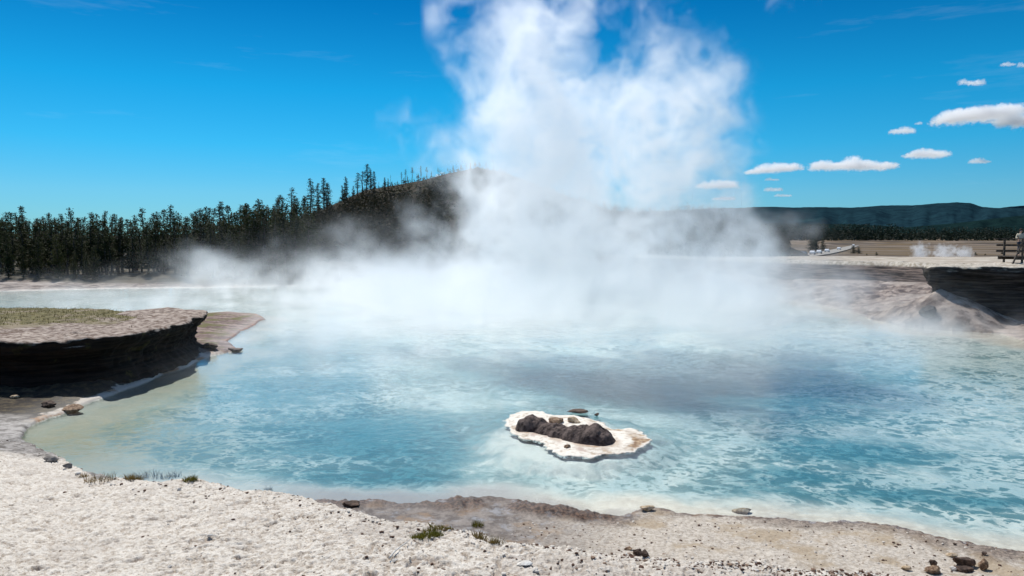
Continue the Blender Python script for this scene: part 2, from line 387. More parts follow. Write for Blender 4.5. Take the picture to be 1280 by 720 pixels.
    base = m.mix(spitf, base, spit)
    # peninsula top: moss away from the edge, pale lumpy crust along it
    ppale = m.mix(m.ramp(n2, .40, .64), (.13, .085, .06), (.42, .345, .285))
    moss = m.mix(m.ramp(n2, .35, .65), (.075, .062, .018), (.175, .145, .05)); moss = m.mix(m.ramp(n1, .55, .62, 0, .7), moss, (.28, .22, .15))
    mossf = m.ramp(m.math('ADD', m.math('ADD', Y, m.math('MULTIPLY', X, -.55)), m.math('MULTIPLY', m.math('SUBTRACT', n1, .5), 11)), 37.0, 39.5)
    base = m.mix(A['pen'], base, m.mix(mossf, ppale, moss))
    # debris slope
    deb = m.mix(m.ramp(n1, .38, .62), (.09, .06, .048), (.34, .275, .23))
    deb = m.mix(m.math('MULTIPLY', m.ramp(m.noise(1.6, 7, .7), .50, .60), .9), deb, (.05, .03, .026))
    deb = m.mix(m.math('MULTIPLY', m.ramp(n0, .5, .62), .5), deb, (.46, .40, .35))
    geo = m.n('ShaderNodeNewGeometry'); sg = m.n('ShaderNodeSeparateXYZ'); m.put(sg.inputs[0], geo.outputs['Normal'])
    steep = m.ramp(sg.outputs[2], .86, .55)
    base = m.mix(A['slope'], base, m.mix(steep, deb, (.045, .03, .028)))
    strip = m.mix(m.ramp(n1, .4, .6), (.34, .28, .21), (.50, .44, .36)); strip = m.mix(m.math('MULTIPLY', m.ramp(m.noise(.5, 4, .6, m.scaled((.2, 1, 1))), .55, .62), .6), strip, (.24, .17, .12))
    base = m.mix(A['rim'], base, strip)
    mead = m.mix(m.ramp(m.noise(.02, 6, .65, m.scaled((1.6, .35, 1))), .44, .56), (.055, .036, .020), (.20, .15, .105)); mead = m.mix(m.ramp(m.noise(.03, 4, .6, m.scaled((1.5, .3, 1))), .50, .60), mead, (.13, .08, .025)); mead = m.mix(m.ramp(Y, 500, 250, 0, .45), mead, (.11, .075, .04))
    base = m.mix(A['meadow'], base, mead)
    base = m.mix(A['forest'], base, m.mix(m.ramp(n0, .4, .6), (.03, .026, .016), (.10, .085, .06)))
    # pool bed under the water
    vec = m.coord()
    warp = m.n('ShaderNodeVectorMath', operation='MULTIPLY_ADD'); m.put(warp.inputs[0], m.noise(.8, 3, .5, col=True)); warp.inputs[1].default_value = (1.1, 1.1, 0); m.put(warp.inputs[2], vec)
    wv = warp.outputs[0]
    st = m.scaled((1.05, .72, 1), wv); b1 = m.noise(1.9, 9, .68, st); b2 = m.noise(.40, 6, .6, wv); b3 = m.noise(8.5, 5, .7, st)
    vv = m.vor(1.15, wv, 'SMOOTH_F1')
    pat = m.math('ADD', m.math('MULTIPLY', b1, .52), m.math('MULTIPLY', b3, .48))
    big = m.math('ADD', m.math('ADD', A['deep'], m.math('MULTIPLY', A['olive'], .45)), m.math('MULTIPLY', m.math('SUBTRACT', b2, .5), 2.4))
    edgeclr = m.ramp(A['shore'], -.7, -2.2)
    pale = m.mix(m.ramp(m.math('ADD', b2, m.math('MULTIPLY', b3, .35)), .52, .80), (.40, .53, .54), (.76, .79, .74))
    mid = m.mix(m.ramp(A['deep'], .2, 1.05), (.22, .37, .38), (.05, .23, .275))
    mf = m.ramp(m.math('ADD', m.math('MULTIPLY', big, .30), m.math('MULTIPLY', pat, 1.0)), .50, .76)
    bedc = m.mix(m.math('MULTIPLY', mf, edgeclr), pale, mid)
    # hollows in the bed: clusters of small ragged dark spots
    w2 = m.n('ShaderNodeVectorMath', operation='MULTIPLY_ADD'); m.put(w2.inputs[0], m.noise(4.5, 4, .6, col=True)); w2.inputs[1].default_value = (.42, .42, 0); m.put(w2.inputs[2], wv)
    fl = None
    for sc_, t0, t1 in ((1.4, .30, .40), (2.8, .34, .46), (5.5, .36, .50)):
        vd = m.n('ShaderNodeTexVoronoi', feature='F1'); m.put(vd.inputs['Vector'], w2.outputs[0]); vd.inputs['Scale'].default_value = sc_
        rs = m.n('ShaderNodeSeparateXYZ'); m.put(rs.inputs[0], vd.outputs[1])
        gate = m.ramp(m.math('SUBTRACT', m.math('ADD', m.math('MULTIPLY', big, .75), m.math('MULTIPLY', pat, .9)), rs.outputs[0]), -.12, .12)
        q = m.math('MULTIPLY', m.ramp(m.math('ADD', vd.outputs[0], m.math('MULTIPLY', m.math('SUBTRACT', b3, .5), .45)), t1, t0), gate)
        fl = q if fl is None else m.math('MAXIMUM', fl, q)
    fl = m.math('MULTIPLY', fl, edgeclr); dark = fl
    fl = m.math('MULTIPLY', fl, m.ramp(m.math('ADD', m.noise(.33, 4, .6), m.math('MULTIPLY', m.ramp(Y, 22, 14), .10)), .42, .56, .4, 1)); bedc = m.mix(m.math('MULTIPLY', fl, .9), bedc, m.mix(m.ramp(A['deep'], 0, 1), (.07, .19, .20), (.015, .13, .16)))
    shallow = m.mix(m.ramp(n2, .35, .7), (.60, .52, .43), (.82, .74, .64))
    shallow = m.mix(m.ramp(b2, .5, .64, 0, .6), shallow, (.36, .30, .28))
    shf = m.ramp(m.math('ADD', A['shore'], m.math('MULTIPLY', m.math('SUBTRACT', b2, .5), 1.6)), -1.9, -.7)
    shallow = m.mix(m.ramp(X, 1.8, -.5), shallow, (.36, .335, .33)); shf = m.math('MULTIPLY', shf, m.ramp(X, -6, -3.5, .45, 1))
    bedc = m.mix(shf, bedc, shallow)
    olive = m.mix(m.ramp(b1, .4, .65), (.30, .27, .15), (.22, .25, .17))
    bedc = m.mix(m.math('MULTIPLY', A['olive'], m.ramp(dark, 0, 1, .92, .30), True), bedc, olive)
    isl_ = m.n('ShaderNodeVectorMath', operation='DISTANCE'); m.put(isl_.inputs[0], m.scaled((1, .8, 0))); ic = P(705, 548); isl_.inputs[1].default_value = (ic[0], ic[1] * .8, 0)
    bedc = m.mix(m.ramp(m.math('ADD', isl_.outputs['Value'], m.math('MULTIPLY', m.math('SUBTRACT', b1, .5), 2.2)), 2.5, 1.2, 0, .75), bedc, (.80, .80, .74))
    under = m.math('MULTIPLY', m.ramp(Z, .02, -.03), m.math('SUBTRACT', 1.0, A['meadow']))
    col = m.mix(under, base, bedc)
    # relief
    bh = m.math('ADD', m.math('MULTIPLY', n3, .6), m.math('MULTIPLY', n4, .35))
    b = m.bump(bh, .8, .03)
    bfar = m.bump(n1, m.ramp(Y, 30, 60, 0, 1) if False else .6, .25, b)
    nrm = m.n('ShaderNodeMix', data_type='VECTOR'); m.put(nrm.inputs[0], m.ramp(Y, 25, 40)); m.put(nrm.inputs[4], b); m.put(nrm.inputs[5], bfar)
    rough = m.mix(m.math('MULTIPLY', wetf, m.ramp(A['bank'], 0, .3, 1, 0)), (.93, .93, .93), (.5, .5, .5))
    m.pbr(col, rough, nrm.outputs[1], .3)
    return m.m

g = link('ground', build_ground(), ground_material()); tag(g, kind='structure')
print('ground', time.time() - T0)

def ground_z(x, y):
    z, _ = height(np.array([float(x)]), np.array([float(y)])); return float(z[0])
def on_ground(px, py, z0=0., z1=4.):
    """march the sight line to the terrain"""
    d = ray(px, py); ts = np.concatenate([np.linspace(3, 60, 2600), np.linspace(60, 900, 1500)[1:]])
    X = d.x * ts; Y = d.y * ts; Zr = CAMZ + d.z * ts
    zz, _ = height(X, Y)
    i = np.argmax(Zr <= zz)
    return Vector((X[i], Y[i], zz[i]))

# ------------------------------------------------------------------ water
def water_material():
    m = NM('water')
    sep = m.n('ShaderNodeSeparateXYZ'); m.put(sep.inputs[0], m.coord())
    w1 = m.noise(2.2, 4, .55, m.scaled((1, 1.5, 1)), .6); w2 = m.noise(9, 3, .5, m.scaled((1, 1.7, 1)), .4)
    h = m.math('ADD', m.math('MULTIPLY', w1, .7), m.math('MULTIPLY', w2, .3))
    b = m.bump(h, .30, .04)
    fr = m.n('ShaderNodeFresnel'); fr.inputs[0].default_value = 1.33; m.put(fr.inputs['Normal'], b)
    tr = m.n('ShaderNodeBsdfTransparent'); m.put(tr.inputs[0], (.94, .985, .985))
    gl = m.n('ShaderNodeBsdfGlossy'); gl.inputs['Roughness'].default_value = .09; m.put(gl.inputs['Normal'], b); m.put(gl.inputs[0], (1, 1, 1))
    mx = m.n('ShaderNodeMixShader'); m.put(mx.inputs[0], fr.outputs[0]); m.put(mx.inputs[1], tr.outputs[0]); m.put(mx.inputs[2], gl.outputs[0])
    m.surf(mx.outputs[0]); return m.m
me = mesh('water', [(-85, 8, 0), (45, 8, 0), (45, 98, 0), (-85, 98, 0)], [(0, 1, 2, 3)], False)
tag(link('water', me, water_material()), kind='structure')

# ------------------------------------------------------------------ cliffs
def cliff_mesh(name, line, z_top, z_bot, depth, seed, step=.07, levels=46, closed=False, over=.35, wob=.18):
    pts = [Vector((p[0], p[1])) for p in line]
    # resample with Catmull smoothing
    out = []
    for i in range(len(pts) - 1):
        p0 = pts[max(i - 1, 0)]; p1 = pts[i]; p2 = pts[i + 1]; p3 = pts[min(i + 2, len(pts) - 1)]
        n = max(2, int((p2 - p1).length / step))
        for k in range(n):
            t = k / n
            out.append(.5 * ((2 * p1) + (-p0 + p2) * t + (2 * p0 - 5 * p1 + 4 * p2 - p3) * t * t + (-p0 + 3 * p1 - 3 * p2 + p3) * t ** 3))
    out.append(pts[-1])
    S = np.array([(p.x, p.y) for p in out]); n = len(S)
    Tn = np.gradient(S, axis=0); Tn /= np.linalg.norm(Tn, axis=1)[:, None] + 1e-9
    k = np.ones(15) / 15; Tn[:, 0] = np.convolve(np.pad(Tn[:, 0], 7, 'edge'), k, 'valid'); Tn[:, 1] = np.convolve(np.pad(Tn[:, 1], 7, 'edge'), k, 'valid')
    Nn = np.stack([Tn[:, 1], -Tn[:, 0]], -1)          # outward: to the right of the walking direction
    s = np.cumsum(np.r_[0, np.hypot(*np.diff(S, axis=0).T)])
    V = []
    zt = z_top + .09 * fbm(s, s * 0, .5, 4, seed) + .05 * fbm(s, s * 0 + 3, 3, 4, seed, .65)
    lv = np.linspace(0, 1, levels)
    rows = []
    for back in (2.7, 1.9, .9, .2):                       # the top skin reaching back over the plateau
        gx, gy = S[:, 0] - Nn[:, 0] * back, S[:, 1] - Nn[:, 1] * back
        z = height(gx, gy)[0] - .06 if back > 2 else zt + .05 * fbm(gx, gy, .6, 3, seed) + .035 * fbm(gx, gy, 3, 3, seed)
        rows.append(np.stack([gx, gy, z], -1))
    for v in lv:
        prof = over * (1 - v) ** .7 * (1 - .6 * sstep(0, .06, np.array(v)) * 0) - depth * sstep(.08, .45, np.array(v)) + depth * 1.3 * sstep(.6, 1, np.array(v))
        zz = zt * (1 - v) + z_bot * v
        q = prof + .20 * fbm(s * .9, zz * 2.5, 1.0, 4, seed + 1) + .09 * fbm(s * .7, zz * 7 + .4*fbm(s, s*0, .5, 2, 3), 1.6, 4, seed + 2) + .05 * fbm(s, zz, 6, 3, seed + 3)
        q = q * (.55 + .45 * sstep(-.02, .05, np.array(v))) + wob * fbm(s, s * 0 + 7, .7 if wob < .3 else .35, 5, seed + 5, .6)
        rows.append(np.stack([S[:, 0] + Nn[:, 0] * q, S[:, 1] + Nn[:, 1] * q, zz], -1))
    V = np.concatenate(rows); Q = grid_quads(len(rows), n)
    return quads_mesh(name, V, Q)
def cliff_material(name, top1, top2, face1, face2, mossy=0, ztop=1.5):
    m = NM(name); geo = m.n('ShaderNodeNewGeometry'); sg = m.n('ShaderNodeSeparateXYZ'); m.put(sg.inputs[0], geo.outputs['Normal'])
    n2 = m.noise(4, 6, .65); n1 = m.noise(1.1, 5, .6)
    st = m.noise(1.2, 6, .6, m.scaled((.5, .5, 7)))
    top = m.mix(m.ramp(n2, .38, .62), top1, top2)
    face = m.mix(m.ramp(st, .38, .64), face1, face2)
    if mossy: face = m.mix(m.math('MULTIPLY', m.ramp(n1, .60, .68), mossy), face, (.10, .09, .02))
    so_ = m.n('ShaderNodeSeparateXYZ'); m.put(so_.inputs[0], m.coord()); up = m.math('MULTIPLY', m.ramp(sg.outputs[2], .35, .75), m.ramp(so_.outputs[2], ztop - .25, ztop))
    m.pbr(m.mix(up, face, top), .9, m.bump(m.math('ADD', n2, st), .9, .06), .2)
    return m.m
me = cliff_mesh('rock_cliff', [(-24, 22.2), dxy(-110, 22.4)] + PENI[:8] + [(-14.2, 33.3), (-16.3, 34.6)], 1.80, .05, .45, 3, over=.22)
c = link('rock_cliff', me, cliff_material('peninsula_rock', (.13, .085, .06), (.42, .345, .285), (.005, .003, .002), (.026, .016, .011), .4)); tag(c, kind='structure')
me = cliff_mesh('rock_cliff', [(62, 51), (36, 49.7), dxy(1250, 49), dxy(1205, 48.1), dxy(1172, 46.4)][:5] + [RPLAT[i] for i in (0, 1, 2, 3, 4, 5)] + [(60, 39)], 3.44, .0, .4, 9, step=.09, levels=60, over=.22, wob=.28)
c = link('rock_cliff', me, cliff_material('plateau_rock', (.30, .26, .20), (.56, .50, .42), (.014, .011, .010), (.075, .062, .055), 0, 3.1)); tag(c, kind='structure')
me = cliff_mesh('rim_cliff', [(60, 57), (42, 57.6), dxy(1262, 57.8), dxy(1200, 60.6), dxy(1160, 62.8), dxy(1120, 65.4), dxy(1080, 67.4), dxy(1040, 69.4), dxy(1000, 72.2), dxy(940, 78), dxy(900, 83), dxy(800, 95)], 3.08, 1.0, .5, 21, step=.14, levels=26, over=.2, wob=1.3)
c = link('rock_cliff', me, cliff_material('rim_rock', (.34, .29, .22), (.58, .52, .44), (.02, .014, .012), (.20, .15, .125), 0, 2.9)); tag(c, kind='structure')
print('cliffs', time.time() - T0)

# ------------------------------------------------------------------ steam
def field(shape, vs, lo, hi, beta, stretch=(1, 1, 1), seed=0):
    """smooth random field with features between lo and hi metres"""
    r = np.random.default_rng(seed)
    f = np.fft.rfftn(r.standard_normal(shape).astype(np.float32))
    ks = [np.fft.fftfreq(shape[0], vs) * stretch[0], np.fft.fftfreq(shape[1], vs) * stretch[1], np.fft.rfftfreq(shape[2], vs) * stretch[2]]
    k = np.sqrt(ks[0][:, None, None] ** 2 + ks[1][None, :, None] ** 2 + ks[2][None, None, :] ** 2)
    k = np.maximum(k, 1 / hi); f *= k ** (-beta / 2) * np.exp(-(k * lo) ** 2)
    a = np.fft.irfftn(f, s=shape); a -= a.mean(); a /= a.std(); return a.astype(np.float32)
def warp3(a, dx, dy, dz):                   # nearest-neighbour lookup displaced by (dx,dy,dz) voxels
    n = a.shape; I, J, K = np.meshgrid(*[np.arange(s, dtype=np.float32) for s in n], indexing='ij')
    def lin(c, s):
        c = np.mod(c, s); i = np.floor(c).astype(np.int32); return i % s, (i + 1) % s, (c - i).astype(np.float32)
    i0, i1, fi = lin(I + dx, n[0]); j0, j1, fj = lin(J + dy, n[1]); k0, k1, fk = lin(K + dz, n[2])
    r = 0
    for ii, wi in ((i0, 1 - fi), (i1, fi)):
        for jj, wj in ((j0, 1 - fj), (j1, fj)):
            for kk, wk in ((k0, 1 - fk), (k1, fk)):
                r = r + a[ii, jj, kk] * (wi * wj * wk)
    return r
def steam_material(name, dens, aniso=.45, color=(1, 1, 1)):
    m = bpy.data.materials.new(name); m.use_nodes = True; t = m.node_tree; t.nodes.clear()
    o = t.nodes.new('ShaderNodeOutputMaterial'); v = t.nodes.new('ShaderNodeVolumePrincipled')
    v.inputs['Color'].default_value = (*color, 1); v.inputs['Density'].default_value = dens; v.inputs['Anisotropy'].default_value = aniso
    t.links.new(v.outputs[0], o.inputs['Volume']); return m
def make_volume(name, d, mn, mx, mat):
    """a volume object whose voxel densities are the array d"""
    nx, ny, nz = d.shape
    K = max(1, int(math.sqrt(ny * nz / nx)) or 1); K = min(K, nz); rows = math.ceil(nz / K)
    W, H = nx * K, ny * rows
    img = bpy.data.images.new(name + '_density', W, H, float_buffer=True, is_data=True)
    A = np.zeros((H, W), np.float32)
    for k in range(nz):
        a, b = k % K, k // K
        A[b * ny:(b + 1) * ny, a * nx:(a + 1) * nx] = d[:, :, k].T
    px = np.ones((H, W, 4), np.float32); px[..., :3] = A[..., None]
    img.pixels.foreach_set(px.ravel()); img.update()
    vol = bpy.data.volumes.new(name); o = bpy.data.objects.new(name, vol); COL.objects.link(o); vol.materials.append(mat)
    ng = bpy.data.node_groups.new(name, 'GeometryNodeTree')
    ng.interface.new_socket('Geometry', in_out='INPUT', socket_type='NodeSocketGeometry'); ng.interface.new_socket('Geometry', in_out='OUTPUT', socket_type='NodeSocketGeometry')
    N = ng.nodes.new; L = ng.links.new
    def mth(op, a, b=None):
        n = N('ShaderNodeMath'); n.operation = op
        for i, v in enumerate((a, b)):
            if v is None: continue
            if isinstance(v, (int, float)): n.inputs[i].default_value = v
            else: L(v, n.inputs[i])
        return n.outputs[0]
    go = N('NodeGroupOutput'); vc = N('GeometryNodeVolumeCube'); pos = N('GeometryNodeInputPosition'); sp = N('ShaderNodeSeparateXYZ'); L(pos.outputs[0], sp.inputs[0])
    idx = []
    for a in range(3):
        n_ = d.shape[a]; st = (mx[a] - mn[a]) / (n_ - 1)
        v = mth('FLOOR', mth('ADD', mth('DIVIDE', mth('SUBTRACT', sp.outputs[a], float(mn[a])), float(st)), .5))
        idx.append(mth('MINIMUM', mth('MAXIMUM', v, 0.0), float(n_ - 1)))
    ix, iy, iz = idx
    row = mth('FLOOR', mth('DIVIDE', mth('ADD', iz, .5), float(K))); cc = mth('SUBTRACT', iz, mth('MULTIPLY', row, float(K)))
    u = mth('DIVIDE', mth('ADD', mth('ADD', ix, .5), mth('MULTIPLY', cc, float(nx))), float(W))
    v = mth('DIVIDE', mth('ADD', mth('ADD', iy, .5), mth('MULTIPLY', row, float(ny))), float(H))
    cmb = N('ShaderNodeCombineXYZ'); L(u, cmb.inputs[0]); L(v, cmb.inputs[1])
    it = N('GeometryNodeImageTexture'); it.interpolation = 'Closest'; it.extension = 'EXTEND'; it.inputs['Image'].default_value = img; L(cmb.outputs[0], it.inputs['Vector'])
    sc_ = N('ShaderNodeSeparateXYZ'); L(it.outputs['Color'], sc_.inputs[0]); L(sc_.outputs[0], vc.inputs['Density'])
    vc.inputs['Min'].default_value = mn; vc.inputs['Max'].default_value = mx
    for i, k in enumerate(('Resolution X', 'Resolution Y', 'Resolution Z')): vc.inputs[k].default_value = int(d.shape[i])
    sm = N('GeometryNodeSetMaterial'); sm.inputs['Material'].default_value = mat
    L(vc.outputs[0], sm.inputs[0]); L(sm.outputs[0], go.inputs[0])
    o.modifiers.new('density', 'NODES').node_group = ng
    return o
def axes(mn, mx, vs):
    n = [int(round((b - a) / vs)) for a, b in zip(mn, mx)]
    ax = [np.linspace(mn[i], mx[i], n[i], dtype=np.float32) for i in range(3)]
    return n, np.meshgrid(*ax, indexing='ij', sparse=True)
def puffs(G, items):
    X, Y, Z = G; S = np.zeros(np.broadcast_shapes(X.shape, Y.shape, Z.shape), np.float32); T = np.zeros_like(S)
    for it in items:
        px, py, r, D, s = it[:5]; c = PD(px, py, D); R_ = r / F * D; ry = (it[5] if len(it) > 5 else max(R_ * .9, 1.0)) * .8; rz = (it[6] / F * D) if len(it) > 6 else R_
        q = ((X - c.x) / R_) ** 2 + ((Y - c.y) / ry) ** 2 + ((Z - c.z) / rz) ** 2
        e = np.exp(-.9 * q) * s
        S = np.maximum(S, e); T += e
    return S * .65 + .35 * np.minimum(T, 1.15)

STEAM = True
if STEAM:
    vs = .14; mn = (-8.6, 27.0, .35); mx = (18.0, 46.0, 22.5)
    n, G = axes(mn, mx, vs)
    items = [(740, 440, 200, 36, .80, 5.5, 90), (600, 425, 120, 38, .60, 5, 70), (880, 430, 130, 37, .62, 5, 70), (490, 430, 80, 38, .48, 4, 50), (1000, 430, 80, 38, .42, 4, 44),
             (720, 360, 165, 37, .95, 5, 90), (635, 350, 60, 37, .7, 4), (810, 350, 90, 36, .85, 4.5), (870, 370, 60, 37, .6, 3.5), (930, 390, 60, 38, .45, 3.5),
             (700, 285, 100, 36, 1, 4.2), (785, 270, 95, 37, 1, 4), (845, 270, 45, 37, .65, 3), (635, 285, 36, 36, .6, 3),
             (720, 215, 120, 36, 1, 4), (812, 200, 72, 37, 1, 4), (640, 215, 50, 36, .66, 2.6), (880, 235, 30, 37, .5, 2),
             (720, 145, 100, 36, 1, 3.8), (822, 130, 70, 37, 1, 3.5), (640, 150, 50, 36, .45, 2.2), (872, 120, 38, 37, .95, 2.5), (892, 88, 24, 37, .9, 2),
             (700, 80, 82, 36, .95, 3.5), (780, 95, 60, 36, .8, 3), (850, 90, 38, 37, .8, 2.5), (655, 75, 48, 36, .65, 2.5),
             (690, 20, 62, 36, .85, 3.2), (640, 35, 36, 36, .5, 2.5), (745, 30, 32, 36, .6, 2.2), (850, 15, 22, 37, .42, 1.5), (800, 25, 18, 37, .45, 1.2), (770, 55, 30, 36, .6, 2), (905, 40, 16, 37, .4, 1),
             (690, -60, 85, 36, .75, 3.2), (760, -90, 60, 36, .55, 3), (700, -140, 90, 36, .55, 3),
             (548, 14, 15, 36, .62, .9, 24), (556, 45, 12, 36, .6, .8, 20), (574, 72, 12, 36, .6, .8, 15), (600, 92, 16, 36, .5, 1), (590, -5, 30, 36, .5, 1.2), (565, -20, 25, 36, .55, 1.2),
             (505, 165, 50, 36, .42, 1.6, 32), (565, 185, 50, 36, .48, 2, 34), (595, 120, 32, 36, .42, 1.6), (590, 230, 40, 36, .45, 2),
             (905, 160, 22, 37, .5, 1.2, 26), (930, 130, 14, 37, .42, .9, 22), (940, 185, 16, 37, .36, .9), (905, 220, 26, 37, .42, 1.2, 30),
             (988, -14, 34, 37, .62, 1.5, 26), (998, 18, 17, 37, .55, .9, 22), (1022, 40, 10, 37, .42, .7, 14),
             (920, 300, 30, 38, .40, 1.6), (522, 280, 20, 37, .5, 1.2, 34), (540, 335, 30, 37, .5, 2.0), (495, 350, 40, 38, .42, 2.5)]
    S = puffs(G, items)
    nA = field(tuple(n), vs, .45, 9, 4.1, (1, 1, .62), 3)
    wx = field(tuple(n), vs, 1.0, 6, 3.8, (1, 1, 1), 4) * (1.5 / vs); wz = field(tuple(n), vs, 1.0, 6, 3.8, (1, 1, 1), 5) * (1.5 / vs)
    nA = warp3(nA, wx, -wx * .6, wz)
    nB = field(tuple(n), vs, .12, 2.2, 3.0, (1, 1, .7), 6); nB = warp3(nB, wx * .6, wz * .5, wz * .6)
    Sw = warp3(np.pad(S, 0), np.roll(wx, 40, 2) * .55, wz * .2, wz * .5)
    Sw = np.where((G[0] < mn[0] + 2) | (G[0] > mx[0] - 2) | (G[2] < 2.5), S, Sw)
    rid = 1 - np.minimum(np.abs(nA) * 1.1, 1)
    e = Sw * (1.0 + .10 * nB) + .38 * nA * (.40 + .60 * np.clip(Sw * 1.4, 0, 1)) + .07 * nB + .18 * (rid - .5) - .34
    d = np.clip(e, 0, 1.0) ** 1.25
    d *= np.clip(S * 6 - .25, 0, 1)
    Z = G[2]; d *= np.clip((22.3 - Z) / 4.5, 0, 1) * (.12 + .88 * sstep(.4, 2.6, Z + .9 * nB * 0))
    for ax_ in range(2):
        w_ = np.minimum(np.arange(n[ax_]), n[ax_] - 1 - np.arange(n[ax_])) / 14.0; sh = [1, 1, 1]; sh[ax_] = n[ax_]; d *= np.clip(w_, 0, 1).reshape(sh)
    d *= 1 - .35 * np.clip((Z - 11) / 8, 0, 1)
    d[d < .004] = 0
    o = make_volume('steam_plume', d.astype(np.float32), mn, mx, steam_material('plume_steam', .60, .66))
    tag(o, 'tall white column of steam boiling up from the middle of the hot pool', 'steam plume')
    print('plume', d.shape, time.time() - T0)
    # ---- drifting low steam over the far half of the pool
    vs = .32; mn = (-62.0, 17.0, .35); mx = (47.0, 92.0, 9.6)
    n, G = axes(mn, mx, vs); X, Y, Z = G
    n1 = field(tuple(n), vs, .5, 12, 3.3, (1, 1, .8), 13); n2 = field(tuple(n), vs, .3, 4, 3.0, (1, 1, .6), 14)
    wx = field(tuple(n), vs, 1, 6, 3.4, (1, 1, 1), 15) * (1.3 / vs); n2 = warp3(n2, wx, -wx * .5, wx * .5)
    # 2-D cover: only over the water, thicker with distance
    gx, gy = np.meshgrid(np.linspace(mn[0], mx[0], n[0]), np.linspace(mn[1], mx[1], n[1]), indexing='ij')
    sdw = sdist(gx, gy, SHORE) + 1.2 * fbm(gx, gy, .15, 3, 2)
    pen = np.clip(1 - sdist(gx, gy, PENI) / 3, 0, 1)
    cover = sstep(2.5, -2.5, sdw) * (.04 + .30 * sstep(21, 31, gy) + .71 * sstep(27, 44, gy)) * (1 - .9 * pen)
    cover *= 1 - .80 * sstep(-20, -34, gx)
    cover *= 1 - .45 * sstep(60, 20, gy) * sstep(-6, -15, gx)
    top = .55 + .75 * sstep(30, 60, gy)
    top = top * (1 - .55 * sstep(-20, -34, gx))
    lay = cover[:, :, None] * np.exp(-np.maximum(Z - .3, 0) / top[:, :, None])
    it2 = [(250, 325, 38, 62, .55, 4, 22), (300, 345, 70, 60, .6, 6, 22), (185, 348, 35, 62, .38, 4, 14), (420, 345, 60, 58, .50, 6, 26), (480, 335, 45, 52, .46, 4, 30), (515, 275, 24, 52, .75, 2, 34), (540, 325, 34, 50, .75, 3, 32),
           (440, 300, 40, 60, .38, 4, 26), (360, 330, 45, 62, .5, 5, 30), (900, 320, 60, 55, .62, 5, 40), (960, 345, 80, 52, .6, 5, 36), (1000, 290, 34, 55, .55, 3, 26), (1020, 330, 40, 52, .55, 3, 24), (960, 300, 20, 52, .55, 2, 30), (925, 285, 40, 55, .42, 3, 28), (1040, 360, 70, 50, .48, 5, 28), (880, 275, 30, 52, .45, 3, 25), (1115, 385, 50, 48, .34, 4, 22),
           (660, 370, 200, 55, .65, 8, 50), (930, 430, 70, 36, .42, 3, 44), (1010, 440, 60, 34, .36, 3, 36), (840, 470, 26, 29, .38, 1.6, 34), (350, 455, 22, 30, .34, 1.5, 34), (290, 420, 40, 36, .30, 3, 24), (430, 480, 16, 27, .32, 1.1, 34), (600, 480, 24, 27, .34, 1.2, 34), (850, 380, 130, 50, .6, 6, 45), (450, 375, 130, 55, .6, 7, 40), (1100, 420, 120, 38, .34, 4, 30), (1220, 455, 80, 33, .28, 3, 26), (475, 455, 24, 29, .85, 1.6, 60), (535, 440, 30, 31, .85, 1.6, 50), (400, 430, 34, 33, .8, 2, 50), (640, 455, 60, 30, .85, 2, 34), (775, 460, 70, 29, .85, 2, 36), (900, 460, 60, 30, .80, 2, 36), (1010, 445, 50, 33, .75, 2.4, 36), (1130, 430, 80, 36, .75, 3, 36), (1230, 440, 60, 35, .62, 2.4, 26), (300, 430, 34, 33, .62, 2, 34), (350, 420, 30, 36, .34, 2, 30), (900, 450, 60, 32, .35, 2, 30)]
    S = puffs(G, it2)
    e = lay * np.clip(.34 + .75 * n1 + .55 * n2, 0, 2.2) * .78 + np.clip(S * (1.0 + .35 * n2) + .22 * n1 * np.clip(S * 3, 0, 1) - .22, 0, 1) * .75
    d = np.clip(e, 0, 1)
    for ax_ in range(3):
        w_ = np.minimum(np.arange(n[ax_]) + (99 if ax_ == 2 else 0), n[ax_] - 1 - np.arange(n[ax_])) / 8.0; sh = [1, 1, 1]; sh[ax_] = n[ax_]; d = d * np.clip(w_, 0, 1).reshape(sh)
    d[d < .004] = 0
    o = make_volume('low_steam', d.astype(np.float32), mn, mx, steam_material('low_steam', .25, .62))
    tag(o, kind='stuff', cat='steam', label='thin drifting steam lying low over the pool water')
    print('mist', d.shape, time.time() - T0)
    # ---- small steam vents on the flat behind the pool
    for k, (px, py, rx, rz_, lab) in enumerate(((1150, 312, 9, 7, 'small bright puff of steam at the left end of the distant vents'), (1182, 312, 16, 6, 'wide white bank of steam in the middle of the distant vents'), (1205, 311, 8, 5, 'faint puff of steam at the right end of the distant vents'))):
        D = 128; c = PD(px, py, D); c.z = PD(px, 318, D).z
        rx_, h = rx / F * D, rz_ * 2.2 / F * D
        mn = (c.x - rx_ * 1.6, c.y - 3, c.z - .4); mx = (c.x + rx_ * 1.6, c.y + 3, c.z + h * 1.3); vs = .16
        n, G = axes(mn, mx, vs); X, Y, Z = G
        q = ((X - c.x) / rx_) ** 2 + ((Y - c.y) / 2) ** 2 + ((Z - c.z) / h) ** 2
        nn = field(tuple(n), vs, .15, 1.6, 3, (1, 1, 1), 30 + k)
        d = np.clip(1 - q + .5 * nn - .25, 0, 1); d[d < .01] = 0
        o = make_volume('steam_vent', d.astype(np.float32), mn, mx, steam_material('vent_steam', .8, .4))
        tag(o, lab, 'steam vent', 'steam vents behind the far rim')

